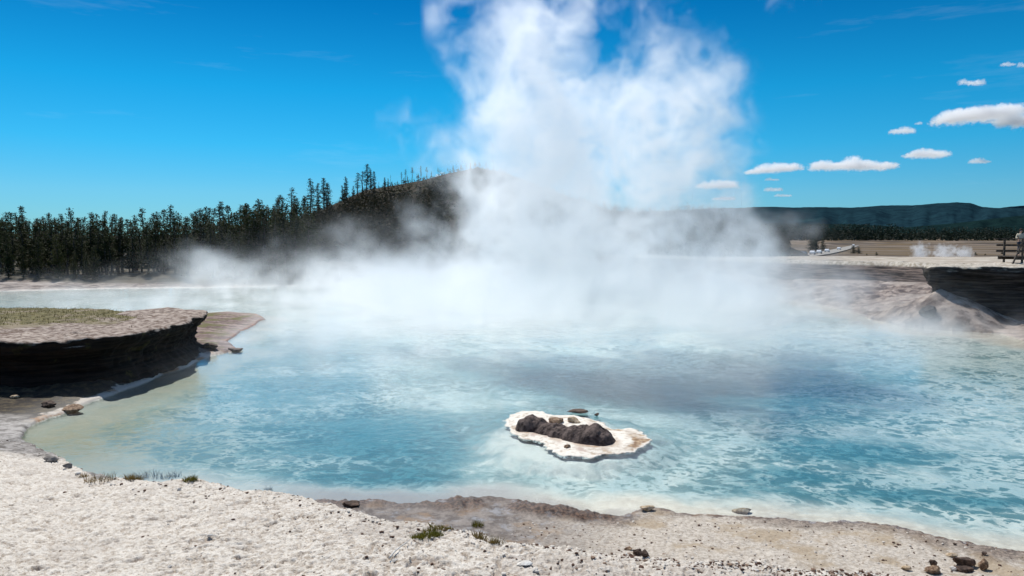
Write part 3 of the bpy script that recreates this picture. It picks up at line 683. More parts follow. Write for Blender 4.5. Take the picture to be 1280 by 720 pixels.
# ------------------------------------------------------------------ clouds
def ico(sub):
    b = bmesh.new(); bmesh.ops.create_icosphere(b, subdivisions=sub, radius=1)
    v = np.array([x.co[:] for x in b.verts]); f = [[q.index for q in p.verts] for p in b.faces]; b.free(); return v, f
ICO4 = ico(5); ICO3 = ico(4); ICO2 = ico(2); ICO1 = ico(1)
CLM = steam_material('cloud', .036, .4)
def cloud(px, py, wpx, hpx, label, seed, tilt=0):
    D = 3200; c = PD(px, py, D); W = wpx / F * D / 2; H = hpx / F * D / 2; Yd = min(W, 3 * H)
    vs = max(1.8, H / 17); mn = (c.x - W * 1.25, c.y - Yd * 1.1, c.z - H * 1.2); mx = (c.x + W * 1.25, c.y + Yd * 1.1, c.z + H * 1.5)
    n, (X, Y, Z) = axes(mn, mx, vs); r_ = random.Random(seed)
    u = (X - c.x) / W; v = (Y - c.y) / Yd; z = (Z - c.z) / H - tilt * u
    nb = max(2, int(wpx / hpx * 1.6)); S = 0 * (u + v + z) - 1
    for i in range(nb):
        cu = ((i + .5) / nb * 2 - 1) * .82 + r_.uniform(-.06, .06); hh = (1 - .55 * abs(cu) ** 1.5) * r_.uniform(.45, 1.25); ru = max(.9 / nb, min(.5, H / W)) * r_.uniform(1.0, 1.5)
        S = np.maximum(S, 1 - ((u - cu) / ru) ** 2 - (v / .8) ** 2 - ((z + .35) / (1.0 * hh)) ** 2)
        for _ in range(3):
            c2_ = cu + r_.uniform(-.6, .6) * ru; z2 = -.35 + hh * r_.uniform(.2, .85); rr2 = r_.uniform(.22, .42); S = np.maximum(S, 1 - ((u - c2_) * W / H / rr2 / 1.2) ** 2 - ((v - r_.uniform(-.4, .4)) * Yd / H / rr2 / 1.5) ** 2 - ((z - z2) / rr2) ** 2)
    nn = field(tuple(n), vs, vs * .7, H * .9, 3.1, (1, 1, 1), 60 + seed)
    d = np.clip((S + .34 * nn - .34 * np.abs(nn) * 0 - .05) * 3.0, 0, 1) * (S > -.6) * np.clip((z + .62 + .12 * nn) * 5, 0, 1)
    d[d < .02] = 0; d[:1] = 0; d[-1:] = 0; d[:, :1] = 0; d[:, -1:] = 0; d[:, :, -1:] = 0
    o = make_volume('cloud', d.astype(np.float32), mn, mx, CLM)
    tag(o, label, 'cloud', 'small white clouds over the far ridge'); return o
for i, q in enumerate(((1068, 205, 106, 20, 'long flat bottomed cloud, widest of those low over the ridge'), (965, 210, 66, 16, 'low wedge shaped cloud between the steam column and the long flat cloud', .3),
                       (1158, 191, 46, 17, 'compact oval cloud between the long flat cloud and the large bright cloud'), (1222, 140, 92, 30, 'large bright cloud with a domed top at right edge of the sky', .25),
                       (1272, 147, 44, 34, 'cloud cut off by the right edge of the photo beside the large cloud'), (1128, 163, 28, 11, 'small ragged cloud above the compact oval cloud'),
                       (1207, 102, 17, 10, 'left lobe of the twin cloudlets above the large bright cloud'), (1220, 103, 19, 10, 'right lobe of the twin cloudlets above the large bright cloud'),
                       (1225, 201, 22, 9, 'small lens shaped cloud beneath the large bright cloud'), (897, 229, 44, 20, 'puffy cloud touching the right side of the steam column'), (905, 247, 26, 10, 'small cloud under the puffy cloud beside the steam column'),
                       (967, 236, 20, 9, 'upper cloudlet of the stacked pair close over the ridge'), (978, 244, 22, 5, 'thin lower cloudlet of the stacked pair close over the ridge'), (965, 224, 18, 5, 'thin streak of cloud beneath the low wedge shaped cloud'),
                       (1260, 80, 16, 6, 'tiny wisp of cloud high near the right edge'), (1148, 154, 9, 5, 'tiny speck of cloud right of the small ragged cloud'), (1243, 152, 18, 5, 'thin scrap of cloud tucked under the large bright cloud'), (1002, 211, 8, 5, 'tiny speck of cloud off the end of the wedge shaped cloud'),
                       (1278, 81, 12, 8, 'cloud scrap at the very right edge high in the sky'), (550, 219, 12, 9, 'small white cloud peeping between thin trees on the ridge'), (553, 216, 7, 5, 'tiny white cloud scrap left of ridge cloud among the trees'))):
    cloud(q[0], q[1], q[2], q[3], q[4], i * 3 + 1, q[5] if len(q) > 5 else 0)

# ------------------------------------------------------------------ hills
RIDGE = np.array([(150, 300), (300, 292), (350, 284), (395, 268), (422, 256), (458, 241), (491, 236), (529, 229), (560, 221), (597, 214), (630, 219), (690, 240), (760, 262), (860, 272), (900, 276), (940, 290), (985, 308), (1040, 330), (1200, 345)], float)
def hillz(x, y):
    az = x / y * F + 640; py = np.interp(az, RIDGE[:, 0], RIDGE[:, 1])
    zr = CAMZ + (300 - py) / F * 235
    t = sstep(105, 235, y + 12 * fbm(x, y, .02, 3, 3)); back = np.clip(y - 235, 0, None)
    return .6 + np.maximum(zr - .6, -4) * t + (1.3 * fbm(x, y, .035, 4, 4) + .4 * fbm(x, y, .15, 3, 5)) * t * (.25 + .75 * (y < 215)) - back * .12
u = np.linspace(150, 1200, 420); v = np.concatenate([np.linspace(100, 250, 200), np.linspace(252, 420, 30)])
U, V = np.meshgrid(u, v); X = (U - 640) / F * V; Z = hillz(X, V)
me = quads_mesh('hill', np.stack([X, V, Z], -1).reshape(-1, 3), grid_quads(*U.shape))
m = NM('hill'); n1 = m.noise(.08, 6, .6); n2 = m.noise(.5, 6, .65)
m.pbr(m.mix(m.ramp(n1, .4, .6), m.mix(m.ramp(n2, .4, .6), (.018, .016, .010), (.050, .036, .022)), m.mix(m.ramp(n2, .4, .6), (.025, .028, .010), (.075, .058, .042))), .95, m.bump(n2, 1, .6), .1)
tag(link('hill', me, m.m), kind='structure')

def ridge_mesh(name, table, D, depth, amp, seed, x0=500, x1=1800, z0=0):
    T = np.array(table, float); u = np.linspace(x0, x1, 620); t = np.linspace(0, 1.25, 70)
    U, TT = np.meshgrid(u, t); Yv = D - depth * (1 - TT); X = (U - 640) / F * Yv
    top = CAMZ + (300 - np.interp(U, T[:, 0], T[:, 1])) / F * D
    e = np.clip(TT, 0, 1); prof = e ** 1.15 * (1 - .0 * e); prof = np.where(TT > 1, 1 - (TT - 1) * 1.2, prof)
    Z = z0 + (top - z0) * prof
    sc_ = 1 / D
    rav = fbm(U * .02 + 3, TT * .6, 1.3, 4, seed); Z += amp * rav * np.sin(np.clip(TT, 0, 1) * math.pi) + amp * .14 * fbm(X, Yv, 22 * sc_, 5, seed + 2, .7) * np.clip(TT * 4, 0, 1)
    return quads_mesh(name, np.stack([X, Yv, Z], -1).reshape(-1, 3), grid_quads(*U.shape))
def ridge_material(name, c1, c2, c3, f):
    m = NM(name); n1 = m.noise(f, 6, .6); n2 = m.noise(f * 9, 6, .7)
    c = m.mix(m.ramp(n2, .35, .65), c1, c2); c = m.mix(m.ramp(n1, .58, .68), c, c3)
    m.pbr(c, 1, m.bump(n2, 1, 8), 0); return m.m
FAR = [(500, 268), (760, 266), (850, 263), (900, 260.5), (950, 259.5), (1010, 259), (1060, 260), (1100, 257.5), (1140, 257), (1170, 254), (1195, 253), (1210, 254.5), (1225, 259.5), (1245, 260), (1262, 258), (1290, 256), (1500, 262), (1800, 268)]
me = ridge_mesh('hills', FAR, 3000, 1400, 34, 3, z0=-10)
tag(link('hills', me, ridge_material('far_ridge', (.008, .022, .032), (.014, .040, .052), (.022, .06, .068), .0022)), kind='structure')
MID = [(500, 300), (850, 285), (950, 279), (1060, 280), (1130, 284), (1200, 278), (1290, 268), (1500, 262), (1800, 262)]
me = ridge_mesh('hills', MID, 1700, 500, 14, 7, z0=16)
tag(link('hills', me, ridge_material('near_ridge', (.006, .016, .018), (.010, .027, .026), (.018, .042, .038), .005)), kind='structure')
print('hills', time.time() - T0)

# ------------------------------------------------------------------ pines
def foliage_mat(name, c1, c2, c3):
    m = NM(name); oi = m.n('ShaderNodeObjectInfo'); n = m.noise(1.2, 4, .6); n2 = m.noise(9, 2, .5)
    c = m.mix(m.ramp(n, .35, .65), c1, c2); c = m.mix(m.math('MULTIPLY', oi.outputs['Random'], .5), c, c3); c = m.mix(m.ramp(n2, .3, .7, 0, .4), c, (.008, .012, .005))
    p = m.pbr(c, .75, None, .15)
    tl = m.n('ShaderNodeBsdfTranslucent'); m.put(tl.inputs[0], c); ms = m.n('ShaderNodeMixShader'); ms.inputs[0].default_value = .25
    m.put(ms.inputs[1], p.outputs[0]); m.put(ms.inputs[2], tl.outputs[0]); m.surf(ms.outputs[0]); return m.m
NEEDLE = foliage_mat('pine_needles', (.022, .034, .012), (.048, .062, .020), (.060, .060, .018))
NEEDLE2 = foliage_mat('light_needles', (.05, .06, .018), (.09, .10, .03), (.08, .06, .025))
BARK = simple('bark', (.06, .045, .035), (.15, .12, .10), 8)
DEADW = simple('dead_wood', (.16, .14, .12), (.35, .32, .29), 5)
def clump_quads(V, Q, c, r, n, r_, flat=.7):
    for _ in range(n):
        a = Vector((r_.gauss(0, 1), r_.gauss(0, 1), r_.gauss(0, flat))).normalized()
        p = Vector(c) + Vector((r_.gauss(0, .45), r_.gauss(0, .45), r_.gauss(0, .3))) * r
        b = a.cross(Vector((r_.gauss(0, 1), r_.gauss(0, 1), r_.gauss(0, 1)))).normalized(); s = r * r_.uniform(.22, .5); i = len(V)
        V += [p - a * s, p + b * s * .45, p + a * s, p - b * s * .45]; Q.append((i, i + 1, i + 2, i + 3))
def tube(V, Fc, pts, radii, seg=6):
    b0 = len(V)
    for k, (p, r) in enumerate(zip(pts, radii)):
        p = Vector(p); d = (Vector(pts[min(k + 1, len(pts) - 1)]) - Vector(pts[max(k - 1, 0)])).normalized()
        a = d.orthogonal().normalized(); b = d.cross(a)
        for j in range(seg):
            t = 2 * math.pi * j / seg; V.append(p + (a * math.cos(t) + b * math.sin(t)) * r)
    for k in range(len(pts) - 1):
        for j in range(seg):
            q = b0 + k * seg; Fc.append((q + j, q + (j + 1) % seg, q + seg + (j + 1) % seg, q + seg + j))
    Fc.append(tuple(b0 + j for j in range(seg))[::-1]); Fc.append(tuple(b0 + (len(pts) - 1) * seg + j for j in range(seg)))
def pine_meshes(seed, start, width, dens=1., full=.5):
    """unit-height 10 m pine: crown begins at start (0..1); width in metres"""
    r_ = random.Random(seed); V = []; Q = []; TV = []; TF = []
    bend = [(r_.uniform(-.15, .15), r_.uniform(-.15, .15)) for _ in range(6)]
    def axis(t):
        i = min(4, int(t * 5)); f = t * 5 - i
        return Vector((bend[i][0] * (1 - f) + bend[i + 1][0] * f, bend[i][1] * (1 - f) + bend[i + 1][1] * f, t * 10)) - Vector((*bend[0], 0))
    tube(TV, TF, [axis(k / 9) for k in range(10)], [.15 * (1 - k / 9.5) + .012 for k in range(10)])
    t = start
    while t < .985:
        e = (t - start) / (1 - start); w_ = width * (full + (1 - full) * math.sin(min(1, e * 2.2) * 1.57)) * (1 - e) ** .62 * r_.uniform(.5, 1.2) + .12
        if r_.random() < .12: w_ *= .3
        for k in range(r_.choice((3, 4, 4, 5))):
            a = r_.uniform(0, 6.283); L = w_ * r_.uniform(.55, 1.15); c = axis(t)
            tip = c + Vector((math.cos(a) * L, math.sin(a) * L, L * r_.uniform(-.12, .35)))
            if L > .35: tube(TV, TF, [c, tip], [.03, .008], 3)
            ns = max(1, int(L / .32))
            for s in range(ns):
                f = (s + .8) / ns; clump_quads(V, Q, c.lerp(tip, f), .34 + .14 * L * (1 - f), int(6 * dens), r_)
        t += r_.uniform(.02, .034)
    clump_quads(V, Q, axis(.99), .22, 6, r_)
    for k in range(int(8 * start * 2)):       # bare snags under the crown
        tt = r_.uniform(.12, max(.13, start)); a = r_.uniform(0, 6.28); c = axis(tt); L = r_.uniform(.3, .8)
        tube(TV, TF, [c, c + Vector((math.cos(a) * L, math.sin(a) * L, -.1))], [.022, .006], 3)
    return mesh('crown', V, Q, False), mesh('trunk', TV, TF)
PROT = []
for k, (st, wd, dn, fl) in enumerate(((.12, 1.35, 1.2, .6), (.22, 1.2, 1.2, .5), (.28, 1.1, 1.2, .5), (.08, 1.5, 1.1, .7), (.35, 1.0, 1.1, .5), (.18, 1.0, 1.2, .6), (.5, .75, .8, .4), (.62, .85, .8, .6))):
    PROT.append(pine_meshes(100 + k, st, wd, dn, fl))
YOUNG = [pine_meshes(200 + k, .04, 2.2, 1.2, .9) for k in range(3)]
first = {}
def tree(protos, k, x, y, z, h, label, group, rz=0, needle=NEEDLE, name='pine_tree', wid=1.0, trunkm=BARK, cat='tree'):
    key = (id(protos), k, needle.name, name)
    if key not in first:
        t = empty(name); c = link('crown', protos[k][0].copy() if key[2] != 'pine_needles' else protos[k][0], needle, t); tr = link('trunk', protos[k][1].copy() if key[2] != 'pine_needles' else protos[k][1], trunkm, t); first[key] = t
    else: t = copy_tree(first[key])
    t.location = (x, y, z); t.rotation_euler = (random.uniform(-.03, .03), random.uniform(-.03, .03), rz or random.uniform(0, 6.28)); s = h / 10
    t.scale = (s * wid, s * wid, s)
    tag(t, label, cat, group); return t
TOPS = np.array([(-150, 268), (0, 270), (60, 269), (120, 272), (165, 270), (230, 268), (270, 262), (300, 258), (340, 252), (375, 252)], float)
def gz(x, y):
    az = x / y * F + 640; g_ = ground_z(x, y); return max(g_, float(hillz(np.array([x]), np.array([y]))[0])) if az > 160 and y > 101 else g_
r_ = random.Random(5); cnt = 0
FG = 'pines of the forest behind the far shore'
spots = []
px = -40.0
while px < 385:                                          # skyline row first
    spots.append((px, r_.uniform(102, 110), 0)); px += r_.uniform(4, 8)
while len(spots) < 225:
    q = (r_.uniform(-40, 395), r_.uniform(85.5, 102), 1)
    if all(abs(q[0] - s[0]) > 3.0 or abs(q[1] - s[1]) > 4 for s in spots): spots.append(q)
for (px, D, row) in spots:
    x = (px - 640) / F * D; z = gz(x, D); top = CAMZ + (300 - np.interp(px, TOPS[:, 0], TOPS[:, 1])) / F * D
    h = (top - z) * (r_.uniform(.90, 1.08) if row == 0 else r_.uniform(.70, .97))
    if r_.random() < .08 and row == 0: h *= 1.12
    tree(PROT, r_.randrange(6), x, D, z, h, 'tall dark pine standing close packed in the forest across the pool' if row == 0 else 'shorter dark pine in the front ranks of the forest across the pool', FG, wid=1.25 if row == 0 else 1.55); cnt += 1
# front pieces at the forest foot
for (px, py, h, w_, lab, nd) in ((48, 352, 4.6, 1.0, 'short dense dark pine at the forest foot by the far shore', NEEDLE), (72, 352, 5.0, 1.0, 'olive green young pine beside the short dense dark pine', NEEDLE2), (92, 350, 3.2, .9, 'small olive bush pine by the pale shore strip', NEEDLE2),
                                 (108, 355, 3.0, 1.1, 'low dark spreading pine alone on the pale shore strip', NEEDLE), (118, 346, 3.8, 1.2, 'dark bushy pine behind the low spreading pine on the shore', NEEDLE), (10, 350, 5.2, 1.0, 'bushy young pine at the left edge of the forest foot', NEEDLE), (29, 352, 3.6, 1, 'small bushy pine second from the left edge of the forest foot', NEEDLE),
                                 (170, 338, 2.4, 1.2, 'low dark bush on the grey rise behind the drifting steam', NEEDLE), (228, 335, 3.0, 1.2, 'rounded dark bush in the steam at the forest foot', NEEDLE), (355, 340, 2.6, 1.2, 'small brownish bush at the foot of the steaming hill', NEEDLE2), (330, 330, 4, 1, 'young pine half hidden in steam below the hill', NEEDLE), (280, 332, 4.4, 1, 'young dark pine in steam right of the rounded bush', NEEDLE)):
    D = 82.5 if px < 150 else 96; x = (px - 640) / F * D; tree(YOUNG, r_.randrange(3), x, D, gz(x, D) - .05, h, lab, 'young pines at the forest foot', needle=nd, wid=w_, name='young_pine'); cnt += 1
# tall trees along the hill's shoulder
for (px, top, k, wid) in ((343, 249, 1, 1), (352, 247, 0, 1), (362, 246, 5, 1), (371, 239, 6, 1.2), (379, 252, 4, 1), (386, 253, 4, 1), (393, 231, 1, .9), (398, 236, 0, .9), (405, 230, 2, 1), (409, 235, 1, .9), (414, 238, 6, 1.2),
                          (428, 234, 3, 1.0), (431, 240, 0, .9), (437, 229, 1, .8), (443, 240, 3, .9), (451, 225, 4, 1.2), (454, 222, 6, 1.4), (461, 214, 2, 1.0), (464, 217, 1, .8), (469, 222, 2, .9), (478, 232, 3, 1), (482, 229, 5, .9), (487, 231, 3, .8)):
    D = 205; x = (px - 640) / F * D; z = float(hillz(np.array([x]), np.array([float(D)]))[0]); tp = CAMZ + (300 - top + (7 if px > 385 else 3)) / F * D
    tree(PROT, k, x, D + r_.uniform(-5, 5), z - .2, max(3, tp - z + .2), 'tall ragged pine rising above the shoulder of the hill against the sky', 'tall pines on the shoulder of the hill', wid=wid * 1.5); cnt += 1
for (px, top, k, wid) in ((503, 216, 6, 1.0), (508, 212, 7, .9), (513, 224, 4, 1), (517, 210, 7, 1.2), (521, 217, 6, 1), (525, 214, 7, .9), (529, 210, 6, .9), (535, 210, 7, 1.2), (541, 219, 6, 1), (547, 209, 7, 1), (551, 214, 6, .9), (560, 215, 7, 1.2), (568, 214, 5, 1), (577, 213, 5, 1.2), (583, 212, 6, 1.3), (589, 210, 5, 1.3), (595, 209, 5, 1.4), (487, 218, 6, .3)):
    D = 226; x = (px - 640) / F * D; z = float(hillz(np.array([x]), np.array([float(D)]))[0]); tp = CAMZ + (300 - top) / F * D
    tree(PROT, k, x, D + r_.uniform(-5, 5), z - .2, max(2, tp - z + .2), 'thin bare stemmed pine on the bald crest of the hill in steam', 'thin pines along the hill crest', wid=wid * 1.3); cnt += 1
# remaining hillside growth: one mass
V = []; Q = []
for i in range(5600):
    D = r_.uniform(118, 232); az = r_.uniform(385, 985) if i < 3600 else r_.uniform(375, 560)
    if i >= 3600 and D > 188: continue
    x = (az - 640) / F * D; z = float(hillz(np.array([x]), np.array([D]))[0])
    if r_.random() < .25 and az < 860: continue
    h = (r_.uniform(2.2, 5.5) if i >= 3600 and D < 205 else r_.uniform(.8, 2.8)) if az < 840 else r_.uniform(1.5, 4.5)
    if D > 215 and az < 700: h *= .5
    for k in range(9):
        e = k / 9; clump_quads(V, Q, (x, D, z + h * (.12 + .85 * e)), h * .34 * (1 - e * .8), 3, r_)
HF = foliage_mat('hillside_growth', (.022, .028, .014), (.055, .045, .028), (.06, .045, .03))
tag(link('hillside_growth', mesh('hillside_growth', V, Q, False), HF), 'low dark scrub and young pines covering the hill', 'hillside scrub', kind='stuff')
# far treeline behind the meadow: one mass
V = []; Q = []
for i in range(2200):
    az = r_.uniform(860, 1500); D = r_.uniform(1000, 1150); x = (az - 640) / F * D; z = 1.2 + (D - 1000) * .026
    h = r_.uniform(16, 30) * (1.0 if az < 1120 else .85)
    for k in range(6): clump_quads(V, Q, (x, D, z + h * (.1 + .14 * k)), h * .30 * (1 - k * .12), 3, r_)
tag(link('distant_treeline', mesh('distant_treeline', V, Q, False), foliage_mat('far_trees', (.012, .022, .016), (.02, .035, .022), (.02, .03, .02))), 'dark line of trees along the far edge of the meadow', 'treeline', kind='stuff')
for (px, top, bot, D, lab, nm, nd) in ((1020, 284, 318, 330, 'dark pine clump left of the road where the meadow begins', 'pine_tree', NEEDLE), (1013, 290, 318, 320, 'lower dark pine at the left side of the dark clump by the road', 'pine_tree', NEEDLE), (1028, 296, 317, 340, 'short pine at the right side of the dark clump by the road', 'pine_tree', NEEDLE),
                                    (1066, 306, 318, 260, 'bluish bush at the upper end of the pale road', 'meadow_bush', NEEDLE), (1073, 308, 319, 260, 'round bush just right of the bluish bush', 'meadow_bush', NEEDLE), (1083, 316, 322, 230, 'low dark meadow bush close above the pale strip', 'meadow_bush', NEEDLE2), (1095, 314, 322, 230, 'rounded brown meadow bush above the pale strip', 'meadow_bush', NEEDLE2),
                                    (1150, 310, 320, 240, 'dark bush behind the steam vents', 'meadow_bush', NEEDLE), (1219, 314, 321, 230, 'dark bush on the meadow near the boardwalk', 'meadow_bush', NEEDLE2), (1231, 316, 321, 230, 'low brown bush between the dark bush and the boardwalk', 'meadow_bush', NEEDLE2), (1252, 313, 320, 250, 'small bush just left of the boardwalk railing', 'meadow_bush', NEEDLE2)):
    x = (px - 640) / F * D; zb = ground_z(x, D); tp = CAMZ + (300 - top) / F * D
    tree(YOUNG, r_.randrange(3), x, D, zb - .2, tp - zb, lab, None, needle=nd, name=nm, wid=1.5 if nm == 'pine_tree' else 2.6, cat='tree' if nm == 'pine_tree' else 'bush')
print('trees', cnt, time.time() - T0)

# ------------------------------------------------------------------ rocks
def rock_mesh(name, dims, seed, rough=.25, blocky=.0, sub=None):
    v, f = sub or ICO3; v = v.copy()
    if blocky:
        q_ = np.random.default_rng(seed); 
        for _ in range(int(7 + 5 * blocky)):           # shear flat faces off the lump
            nrm = q_.standard_normal(3); nrm /= np.linalg.norm(nrm); h_ = q_.uniform(.45, .8); dd = v @ nrm; v = np.where((dd > h_)[:, None], v - nrm[None] * (dd - h_)[:, None] * .93, v)
    def vn(p, f_, k): return vnoise(p[:, 0] * f_ + p[:, 2] * .71 * f_ + 9 + seed, p[:, 1] * f_ - p[:, 2] * .63 * f_ + 4, k) + vnoise(p[:, 2] * f_ + 3, p[:, 0] * .8 * f_ - p[:, 1] * .5 * f_ + seed, k + 1) - 1
    dsp = rough * (.8 * vn(v, 1.3, seed) + .5 * vn(v, 3, seed + 1) + .28 * vn(v, 7, seed + 2) + .16 * vn(v, 15, seed + 3))
    v = v * (1 + dsp)[:, None] * np.array(dims)
    return mesh(name, v, f)
DARKR = simple('dark_rock', (.035, .022, .016), (.13, .085, .06), 14, .85, .8, .02)
BROWNR = simple('brown_rock', (.11, .06, .035), (.36, .25, .16), 18, .9, .8, .02)
TANR = simple('tan_rock', (.30, .21, .12), (.55, .44, .31), 16, .9, .7, .02)
WHITER = simple('white_rock', (.50, .46, .40), (.78, .75, .69), 20, .9, .6, .01)
def rock(name, px, py, wpx, hpx, label, mat, seed, deep=1.0, blocky=0, rough=.25, rz=0, sink=.3, group=None):
    g_ = on_ground(px, py + hpx / 2); D = g_.y; sx_ = wpx / F * D / 2; sz_ = hpx / F * D / 2; blocky = max(blocky, .3)
    me = rock_mesh(name, (sx_, sx_ * deep, sz_ * 1.15), seed, rough, blocky)
    o = link(name, me, mat); o.location = (g_.x, D + sx_ * deep * .5, g_.z + sz_ * (1 - sink)); o.rotation_euler = (0, 0, rz)
    return tag(o, label, 'rock', group)
rock('rock', 1207, 702, 30, 13, 'dark brown slab of rock on the pale shelf, largest in the right corner', DARKR, 1, .6, .7, .18, -.1)
rock('rock', 1233, 706, 16, 15, 'light brown tilted rock just right of the dark slab', BROWNR, 2, .8, .6, .2, .4)
rock('rock', 1209, 712, 30, 8, 'low broken ledge of dark rock in front of the dark slab', DARKR, 3, .6, .5, .3, .1)
rock('rock', 1231, 692.5, 8, 5, 'small black stone at the water edge above the light brown rock', DARKR, 4, .8, .7, .2)
rock('rock', 1194, 680.5, 6, 2.6, 'tiny black stone at the water line further along the shore', DARKR, 5, .8, .4, .2)
rock('rock', 1191, 694, 13, 6, 'flat pinkish grey stone behind the dark slab', TANR, 6, .8, .5, .3)
rock('rock', 1192, 711, 9, 5, 'small white stone at the left foot of the dark slab', WHITER, 7, .9, .2, .2)
rock('rock', 1167, 704, 12, 9, 'dark brown crumbly stone left of the dark slab', DARKR, 8, .8, .3, .45)
rock('rock', 1168, 713, 22, 10, 'crumbling tan mound under the dark brown crumbly stone', BROWNR, 9, .8, .2, .45)
rock('rock', 1134, 711, 12, 6, 'pale pink lump on the shelf left of the crumbling tan mound', TANR, 10, .8, .1, .3)
rock('rock', 929, 638, 27, 9, 'flat tan rock sitting in the shallow water off the shore', TANR, 11, .7, .5, .3, -.25, .35)
rock('rock', 810, 636, 20, 6, 'knobbly tan rock on the little point of the shore', TANR, 12, .8, .2, .5, 0, .4)
rock('rock', 440, 630, 26, 6, 'dark wet rock at the water edge behind the white bank', DARKR, 14, .6, .2, .4)
rock('rock', 796, 690, 14, 8, 'dark rotten stone on the crest of the white bank', DARKR, 16, .8, .3, .55)
rock('rock', 806, 695, 16, 8, 'darkest crumbled stone in front of the rotten stone on the bank', DARKR, 17, .8, .3, .55)
rock('rock', 786, 686, 10, 4, 'small brown stone behind the rotten stone on the bank crest', BROWNR, 18, .8, .3, .45)
rock('rock', 96, 592, 8, 4, 'bright white stone on the dark rim of the left shore', WHITER, 19, .8, .4, .2)
rock('rock', 262, 671, 8, 4, 'small stone casting a dark gap on the white bank', WHITER, 20, .9, .4, .3)
rock('rock', 655, 706, 22, 5, 'flat white slab lying on the white bank', WHITER, 21, .8, .5, .2, .2, .3)
rock('rock', 62, 574, 20, 6, 'grey wet stone along the left water edge', simple('grey_rock', (.10, .09, .08), (.24, .22, .20), 12), 22, .7, .3, .4)
rock('rock', 84, 583, 16, 6, 'grey wet stone between the edge and the bright white stone', bpy.data.materials['grey_rock'], 23, .7, .3, .4)
rock('rock', 85, 508, 30, 12, 'brown slanted boulder at the foot of the dark left cliff', BROWNR, 24, .9, .3, .22, .3, .95)
rock('rock', 18, 496, 12, 4, 'pale stone at the foot of the dark cliff near the left edge', TANR, 25, .8, .4, .3)
rock('rock', 60, 505, 22, 8, 'dark boulder beside the slanted brown boulder', DARKR, 26, .7, .3, .4)
rock('boulder', 1163, 388, 24, 17, 'smooth dark grey boulder at the foot of the pale debris cone', simple('grey_boulder', (.05, .05, .05), (.12, .115, .11), 3), 27, .8, .1, .12)
rock('boulder', 292, 437, 24, 6, 'low dark rock at the tip of the rusty spit', simple('spit_rock', (.07, .05, .045), (.22, .16, .13), 6), 29, .6, .1, .3, 0, .5)
rock('boulder', 262, 432, 20, 8, 'dark block fallen beside the end of the left cliff', DARKR, 30, .8, .1, .3, 0, .5)

# ------------------------------------------------------------------ island
ISL = [xy(*q, .04) for q in ((633, 522), (640, 517), (655, 512), (675, 514), (692, 519), (716, 517), (738, 521), (758, 527), (770, 533), (786, 534), (800, 539), (809, 548), (806, 556), (795, 562), (772, 566), (752, 567), (742, 570), (722, 570), (702, 568), (686, 558), (672, 551), (652, 548), (636, 538))]
xs = np.linspace(-.6, 3.8, 300); ys = np.linspace(16.3, 23, 340); Xg, Yg = np.meshgrid(xs, ys)
sdi = sdist(Xg, Yg, ISL) + .26 * fbm(Xg, Yg, 1.6, 4, 2) + .11 * fbm(Xg, Yg, 7, 4, 3)
Zi = np.where(sdi < 0, .002 + .012 * sstep(0, -.06, sdi) + .010 * fbm(Xg, Yg, 4, 4, 5) + .022 * sstep(-.1, -.6, sdi), -.02 - 1.2 * np.clip(sdi, 0, 1.2))
Zi = np.where(sdi > 1.1, -1.0, Zi)
isl = empty('rock_island', P(715, 548, 0), label='small white crusted island with two dark rock humps in the pool', cat='island')
def rebase(V, o): V = V - np.array(o.location); return V
Qi = grid_quads(*Xg.shape); keep = (sdi.ravel()[Qi] < .025).all(1)
me = quads_mesh('crust', rebase(np.stack([Xg, Yg, Zi], -1).reshape(-1, 3), isl), Qi[keep]); attr(me, 'rim', np.clip(sdi, -2, 2))
c2 = P(783, 551); attr(me, 'ring', np.exp(-(((Xg - c2[0]) / .75) ** 2 + ((Yg - c2[1]) / .8) ** 2)))
st_ = 0 * Xg
for q_ in ((662, 540, .42), (680, 543, .36), (705, 550, .36), (740, 557, .52), (752, 556, .5)):
    c3 = P(q_[0], q_[1]); st_ = np.maximum(st_, 1 - sstep(.65, 1.15, np.hypot(Xg - c3[0], Yg - c3[1] - .1) / q_[2] + .25 * fbm(Xg, Yg, 5, 3, 4)))
attr(me, 'stain', st_)
m = NM('island_crust'); n2 = m.noise(7, 6, .65); n1 = m.noise(1.8, 5, .6); rim = m.attr('rim'); sep = m.n('ShaderNodeSeparateXYZ'); m.put(sep.inputs[0], m.coord())
wh = m.mix(m.ramp(n2, .30, .52), (.44, .34, .25), (.74, .69, .60))
br = m.mix(m.ramp(n2, .4, .65), (.22, .13, .07), (.46, .33, .20))
bandm = m.math('MULTIPLY', m.ramp(rim, -.06, -.12), m.ramp(rim, -.42, -.30)); ring = m.attr('ring')
bf = m.math('MULTIPLY', bandm, m.math('ADD', m.math('MULTIPLY', ring, .9), m.math('MULTIPLY', m.ramp(n1, .50, .60), .7)), True)
c = m.mix(bf, wh, br); c = m.mix(m.math('MULTIPLY', m.attr('stain'), m.ramp(n2, .35, .6, .15, .9)), c, (.36, .23, .14))
inner = m.math('MULTIPLY', m.math('MULTIPLY', m.ramp(rim, -.28, -.45), m.ramp(n1, .48, .6)), m.ramp(ring, .5, .2)); c = m.mix(m.math('MULTIPLY', inner, .8), c, (.42, .30, .24))
c = m.mix(m.ramp(sep.outputs[2], .008, -.02), c, m.mix(m.ramp(n1, .4, .6), (.42, .52, .52), (.68, .72, .68)))
m.pbr(c, .8, m.bump(n2, .8, .02), .3); link('crust', me, m.m, isl)
